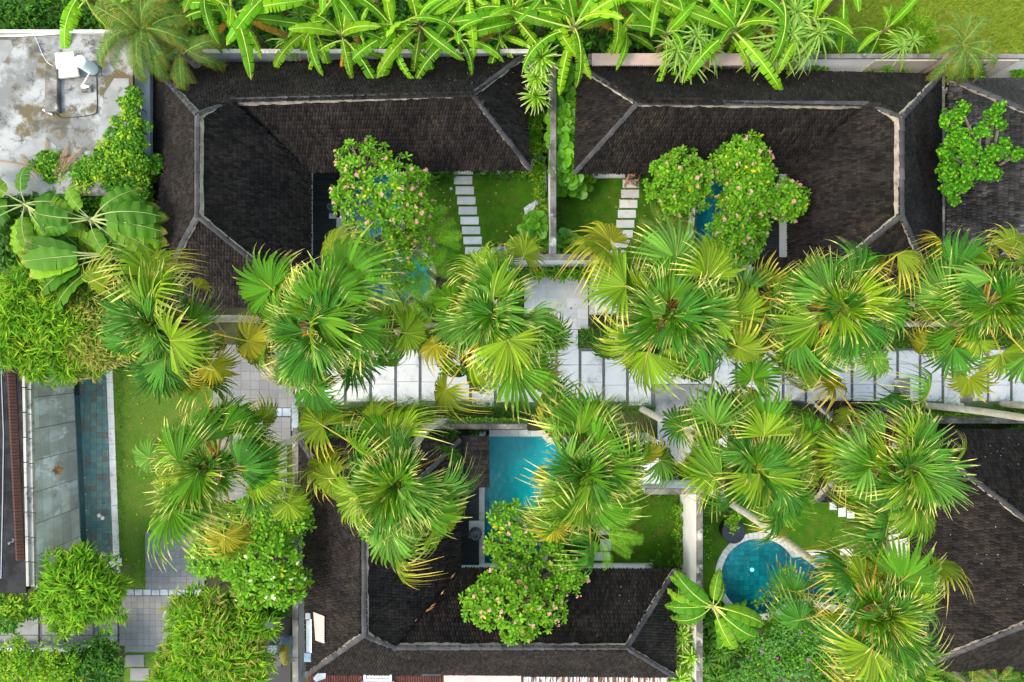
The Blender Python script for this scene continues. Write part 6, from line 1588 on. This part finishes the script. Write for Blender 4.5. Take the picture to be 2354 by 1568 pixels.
# ------------------------------------------------------------------ service yard beside the lower villa
yd = MB(); yd.pbox(612, 1420, 668, 1600, -.02, .03); yd.build('service_yard', MT['black'], kind='structure', label='dark paved service yard beside the pale side wall')
gn = thing('generator', 'machine half covered with a yellow and blue tarp in the service yard', 'generator', P(648, 1495))
b = MB(); b.pbox(625, 1506, 648, 1534, .03, .62, bev=.03); b.build('engine', MT['metal_dark'], gn)
v = P(623, 1528, .66)
for k, (dx, dy) in enumerate(((.02, .05), (.12, .13), (.05, .22))):
    b = MB(); b.lathe((v.x + dx, v.y + dy, .62), [(.05, 0), (.055, .05), (.03, .08)], 10); b.build('cap', MT['orange'] if k != 1 else MT['metal_grey'], gn)
n = 10; b = MB(); a0 = P(637, 1534, .75); a1 = P(668, 1474, .75); grid = []
for i in range(n + 1):
    row = []
    for j in range(n + 1):
        x = a0.x + (a1.x - a0.x) * i / n; y = a0.y + (a1.y - a0.y) * j / n
        z = .05 + .75 * (math.sin(math.pi * min(1, .08 + i / n)) ** .4) * (math.sin(math.pi * min(.98, .1 + .9 * j / n)) ** .3) + rnd.uniform(-.03, .03)
        row.append(b.pt((x + rnd.uniform(-.02, .02), y, z)))
    grid.append(row)
for i in range(n):
    for j in range(n): b.face((grid[i][j], grid[i + 1][j], grid[i + 1][j + 1], grid[i][j + 1]), 1 if (i > 7 or j > 7) else 0)
b.build('tarp', [MT['pvc'], MT['tarp_blue']], gn)
cr_ = thing('plastic_crate', 'pale lattice crate standing on the tarped machine', 'crate', P(626, 1495, .8))
x0, x1, y0, y1 = (P(615, 0, 1.0).x, P(637, 0, 1.0).x, P(0, 1507, 1.0).y, P(0, 1483, 1.0).y)
b = MB()
for i in range(8):
    x = x0 + (x1 - x0) * i / 7; b.box(x - .006, y0, .98, x + .006, y1, 1.0)
for i in range(8):
    y = y0 + (y1 - y0) * i / 7; b.box(x0, y - .006, 1.002, x1, y + .006, 1.02)
b.build('lattice', MT['white_plastic'], cr_)
for (xa, ya, xb, yb) in ((x0 - .012, y0, x0 + .006, y1), (x1 - .006, y0, x1 + .012, y1), (x0 + .007, y0 - .012, x1 - .007, y0 + .006), (x0 + .007, y1 - .006, x1 - .007, y1 + .012)):
    b = MB(); b.box(xa, ya, .74, xb, yb, 1.03); b.build('side', MT['metal_grey'], cr_)
b = MB(); b.pbox(606, 1408, 628, 1446, .6, 1.5); b.build('service_box', MT['shade_blue_wall'], loc=P(617, 1427), label='pale grey utility box standing in the service yard', cat='utility box')

# ------------------------------------------------------------------ litter: fallen leaves on roofs, lawns, ledges
fl = MB()
for x, y, z, az in ((1040, 1325, 2.85, 50), (1015, 1366, 3.2, 58), (994, 1393, 3.6, 40), (985, 1402, 3.65, 30), (950, 1432, 3.95, 48), (930, 1455, 4.1, 50)):
    p = P(x, y, z + .06); d = Vector((math.cos(R(az)), math.sin(R(az)), .0)); s_ = Vector((-d.y, d.x, 0))
    fl = MB(); l = rnd.uniform(.14, .24); fl.poly([p - d * l, p + s_ * .03, p + d * l + Vector((0, 0, .06)), p - s_ * .03]); fl.poly([p - d * l, p - s_ * .03 + Vector((0, 0, -.01)), p + d * l, p + s_ * .03 + Vector((0, 0, -.01))])
    fl.build('fallen_leaf', MT['fan_d'], loc=p, label='brown dry palm strip lying in the roof valley of the lower villa', cat='fallen leaf', group='fallen strips in the lower roof valley')
r = random.Random(44); M = []
for _ in range(60):
    x, y = r.choice([(r.uniform(1410, 1590), r.uniform(420, 560)), (r.uniform(1010, 1040), r.uniform(420, 560)), (r.uniform(1110, 1200), r.uniform(560, 590))])
    M.append(Matrix.Translation(P(x, y, .09)) @ Matrix.Rotation(r.uniform(0, 6), 4, 'Z') @ Matrix.Diagonal((.07, .05, .05, 1)))
np_build('fallen_petals', LF_V, LF_F, M, MT['pink'], None, LF_T, kind='stuff', label='fallen pink petals on the upper lawns')
M = []
for _ in range(60):      # droppings and flakes on the roofs
    x, y, z = r.choice([(r.uniform(2240, 2354), r.uniform(1000, 1080), 3.4), (r.uniform(1480, 2060), r.uniform(165, 225), 3.6), (r.uniform(980, 1180), r.uniform(150, 200), 3.4), (r.uniform(1300, 1500), r.uniform(1330, 1470), 3.9), (r.uniform(2150, 2354), r.uniform(1150, 1400), 4.4)])
    M.append((x, y))
dg = bpy.context.evaluated_depsgraph_get()
bpy.context.view_layer.update()
F = []
for x, y in M:
    p = P(x, y, 7); d = (p - CAM).normalized()
    hit, loc, nrm, idx, ob, mw = SC.ray_cast(dg, CAM, d)
    if hit and ob.name.startswith('shingle'):
        q = nrm.to_track_quat('Z', 'Y').to_matrix().to_4x4(); F.append(Matrix.Translation(loc + nrm * .006) @ q @ Matrix.Rotation(r.uniform(0, 6), 4, 'Z') @ Matrix.Diagonal((r.uniform(.012, .028), r.uniform(.01, .022), .02, 1)))
if F: np_build('roof_flecks', [(-.5, -.4, 0), (.4, -.5, 0), (.6, .2, .1), (0, .6, 0), (-.6, .3, 0)], [(0, 1, 2, 3, 4)], F, MT['coping_pale'], None, kind='stuff', label='pale flecks and droppings scattered on the dark roofs')

M1, M2 = [], []
for _ in range(240):
    x, y = r.choice([(r.uniform(700, 2354), r.uniform(806, 926)), (r.uniform(700, 2354), r.uniform(806, 926)), (r.uniform(270, 340), r.uniform(860, 1320)), (r.uniform(280, 470), r.uniform(1220, 1490)), (r.uniform(1280, 1590), r.uniform(420, 600)), (r.uniform(1110, 1240), r.uniform(410, 600)), (r.uniform(1410, 1560), r.uniform(1140, 1290)), (r.uniform(1210, 1350), r.uniform(640, 760))])
    s_ = r.uniform(.04, .11); (M1 if r.random() < .6 else M2).append(Matrix.Translation(P(x, y, .085)) @ Matrix.Rotation(r.uniform(0, 6), 4, 'Z') @ Matrix.Diagonal((s_, s_ * r.uniform(.25, .6), s_, 1)))
np_build('fallen_leaves', LF_V, LF_F, M1, MT['fan_d'], None, LF_T, kind='stuff', label='dry brown leaves scattered over path, courts and lawns')
np_build('fallen_leaves', LF_V, LF_F, M2, MT['frangi_y'], None, LF_T, kind='stuff', label='yellow leaves scattered over path, courts and lawns')
M1 = []
for px in (POOL_NW, POOL_NE, POOL_SW, POOL_SE, POOL_L):
    xs = [p[0] for p in px]; ys = [p[1] for p in px]
    for _ in range(14):
        x, y = r.uniform(min(xs) + 8, max(xs) - 8), r.uniform(min(ys) + 8, max(ys) - 8)
        if px is POOL_SE and (x - 1744) ** 2 + (y - 1324) ** 2 > 78 ** 2: continue
        if px is POOL_L and not (172 + (y - 850) * .05 < x < 242 + (y - 850) * .03): continue
        M1.append(Matrix.Translation(P(x, y, -.06)) @ Matrix.Rotation(r.uniform(0, 6), 4, 'Z') @ Matrix.Diagonal((.08, .04, .02, 1)))
np_build('floating_leaves', LF_V, LF_F, M1, MT['fan_d'], None, LF_T, kind='stuff', label='small leaves floating on the pools')

# ------------------------------------------------------------------ the person sitting on the terrace edge
def person():
    z0 = .18; O = P(1452, 399.5, .4); O.z = 0          # seat point on the terrace edge
    root = thing('person', 'shirtless dark haired person sitting on the terrace edge, holding a phone', 'person', (O.x, O.y, 0))
    J = {'pel': (0, .10, z0 + .12), 'bel': (.02, .03, z0 + .28), 'chest': (.05, -.07, z0 + .46), 'neck': (.075, -.15, z0 + .56), 'nk2': (.09, -.19, z0 + .60),
         'sl': (-.13, -.07, z0 + .52), 'el': (-.19, -.27, z0 + .30), 'wl': (-.03, -.37, z0 + .34),
         'sr': (.24, -.06, z0 + .52), 'er': (.235, -.27, z0 + .32), 'wr': (.135, -.36, z0 + .35),
         'hl': (-.10, .07, z0 + .10), 'kl': (-.19, -.30, z0 + .22), 'al': (-.21, -.36, .13), 'fl': (-.215, -.50, .085),
         'hr': (.11, .07, z0 + .10), 'kr': (.21, -.30, z0 + .22), 'ar': (.21, -.30, .13), 'fr': (.23, -.43, .085)}
    Ed = [('pel', 'bel'), ('bel', 'chest'), ('chest', 'neck'), ('neck', 'nk2'), ('chest', 'sl'), ('sl', 'el'), ('el', 'wl'), ('chest', 'sr'), ('sr', 'er'), ('er', 'wr'),
          ('pel', 'hl'), ('hl', 'kl'), ('kl', 'al'), ('al', 'fl'), ('pel', 'hr'), ('hr', 'kr'), ('kr', 'ar'), ('ar', 'fr')]
    Rd = {'pel': (.14, .11), 'bel': (.135, .10), 'chest': (.15, .11), 'neck': (.06, .06), 'nk2': (.055, .055), 'sl': (.062, .062), 'el': (.043, .043), 'wl': (.028, .03), 'sr': (.062, .062), 'er': (.043, .043), 'wr': (.028, .03),
          'hl': (.085, .085), 'kl': (.058, .058), 'al': (.038, .038), 'fl': (.03, .022), 'hr': (.085, .085), 'kr': (.058, .058), 'ar': (.038, .038), 'fr': (.03, .022)}
    names = list(J); me = bpy.data.meshes.new('body'); me.from_pydata([J[n] for n in names], [(names.index(a), names.index(b)) for a, b in Ed], [])
    o = bpy.data.objects.new('body', me); COL.objects.link(o); o.parent = root; me.materials.append(MT['skin'])
    md = o.modifiers.new('skin', 'SKIN'); md.use_smooth_shade = True
    for i, n in enumerate(names): me.skin_vertices[0].data[i].radius = Rd[n]; me.skin_vertices[0].data[i].use_root = (n == 'pel')
    ss = o.modifiers.new('sub', 'SUBSURF'); ss.levels = 2; ss.render_levels = 2
    # head: an egg leaning forward, with nose, ears and hair cap
    def egg(name, c, rx, ry, rz, m, cut=None, n=16, parent=root):
        b = MB(); rings = []
        for i in range(n + 1):
            th = math.pi * i / n; row = []
            for k in range(n):
                a = 6.28318 * k / n; p = Vector((rx * math.sin(th) * math.cos(a), ry * math.sin(th) * math.sin(a), rz * math.cos(th)))
                if cut and p.z < cut(p): p.z = cut(p)
                p = Matrix.Rotation(R(32), 3, 'X') @ p
                row.append(b.pt(Vector(c) + p + Vector((O.x, O.y, 0))))
            rings.append(row)
        for p, q in zip(rings, rings[1:]):
            for k in range(n): b.face((p[k], q[k], q[(k + 1) % n], p[(k + 1) % n]))
        return b.build(name, m, parent, smooth=True)
    hc = Vector((.10, -.235, z0 + .70))
    hd = egg('head', hc, .075, .095, .115, MT['skin'])
    egg('hair', hc + Vector((0, .006, .012)), .084, .104, .118, MT['hair'], cut=lambda p: -.03 + .55 * max(0, -p.y), parent=root)
    b = MB(); w0 = Vector((O.x, O.y, 0)) + hc; b.tube([w0 + Vector((0, -.088, .015)), w0 + Vector((0, -.115, -.03)), w0 + Vector((0, -.10, -.04))], [.008, .016, .012], 6); b.build('nose', MT['skin'], hd)
    for s in (-1, 1):
        b = MB(); b.tube([w0 + Vector((s * .072, 0, -.01)), w0 + Vector((s * .088, .012, .0))], [.02, .016], 6); b.build('ear', MT['skin'], hd)
        b = MB(); b.lathe(w0 + Vector((s * .03, -.096, -.012)), [(.010, -.004), (.010, .004)], 8); b.build('eye', MT['hair'], hd)
    # hands: palm, four curled fingers and a thumb each, closed on the phone
    for s, wr in ((-1, 'wl'), (1, 'wr')):
        w1 = Vector(J[wr]) + Vector((O.x, O.y, 0)); tgt = Vector((O.x + .055 - s * -.045, O.y - .43, z0 + .37)); d = (tgt - w1).normalized()
        side = Vector((-d.y, d.x, 0)).normalized() * (1 if s > 0 else -1)
        b = MB(); b.tube([w1 - d * .02, w1 + d * .03, w1 + d * .075], [.026, .036, .030], 8); b.build('hand', MT['skin'], root, smooth=True)
        for k in range(4):
            f0 = w1 + d * .072 + side * (.026 - .017 * k); l = (.036, .042, .040, .030)[k]; dn = Vector((0, 0, -1))
            b = MB(); b.tube([f0, f0 + d * l + dn * .006, f0 + d * (l * 1.3) + dn * .028, f0 + d * l + dn * .044], [.0095, .009, .008, .006], 6); b.build('finger', MT['skin'], root, smooth=True)
        b = MB(); t0 = w1 + d * .02 + side * .03; b.tube([t0, t0 + d * .03 + side * .016 + Vector((0, 0, .012)), t0 + d * .062 + side * .004 + Vector((0, 0, .016))], [.012, .0105, .007], 6); b.build('thumb', MT['skin'], root, smooth=True)
    # shorts
    for s in (-1, 1):
        h_ = Vector((O.x + s * .10, O.y + .09, z0 + .11)); k_ = Vector((O.x + s * .165, O.y - .16, z0 + .19))
        b = MB(); b.tube([h_ + Vector((-s * .05, .05, -.02)), h_, h_.lerp(k_, .6), k_], [.12, .115, .10, .088], 12); b.build('shorts_leg', MT['shorts'], root, smooth=True)
    ph = MB(); c = Vector((O.x + .075, O.y - .445, z0 + .37))
    M3 = Matrix.Rotation(R(-18), 3, 'Z') @ Matrix.Rotation(R(28), 3, 'X')
    b = MB(); b.box(-.072, -.036, -.005, .072, .036, .005, bev=.004); b.v = [tuple(M3 @ Vector(p) + c) for p in b.v]
    b.build('phone', MT['metal_dark'], loc=c, label='dark phone held in both hands by the seated person', cat='phone')
person()
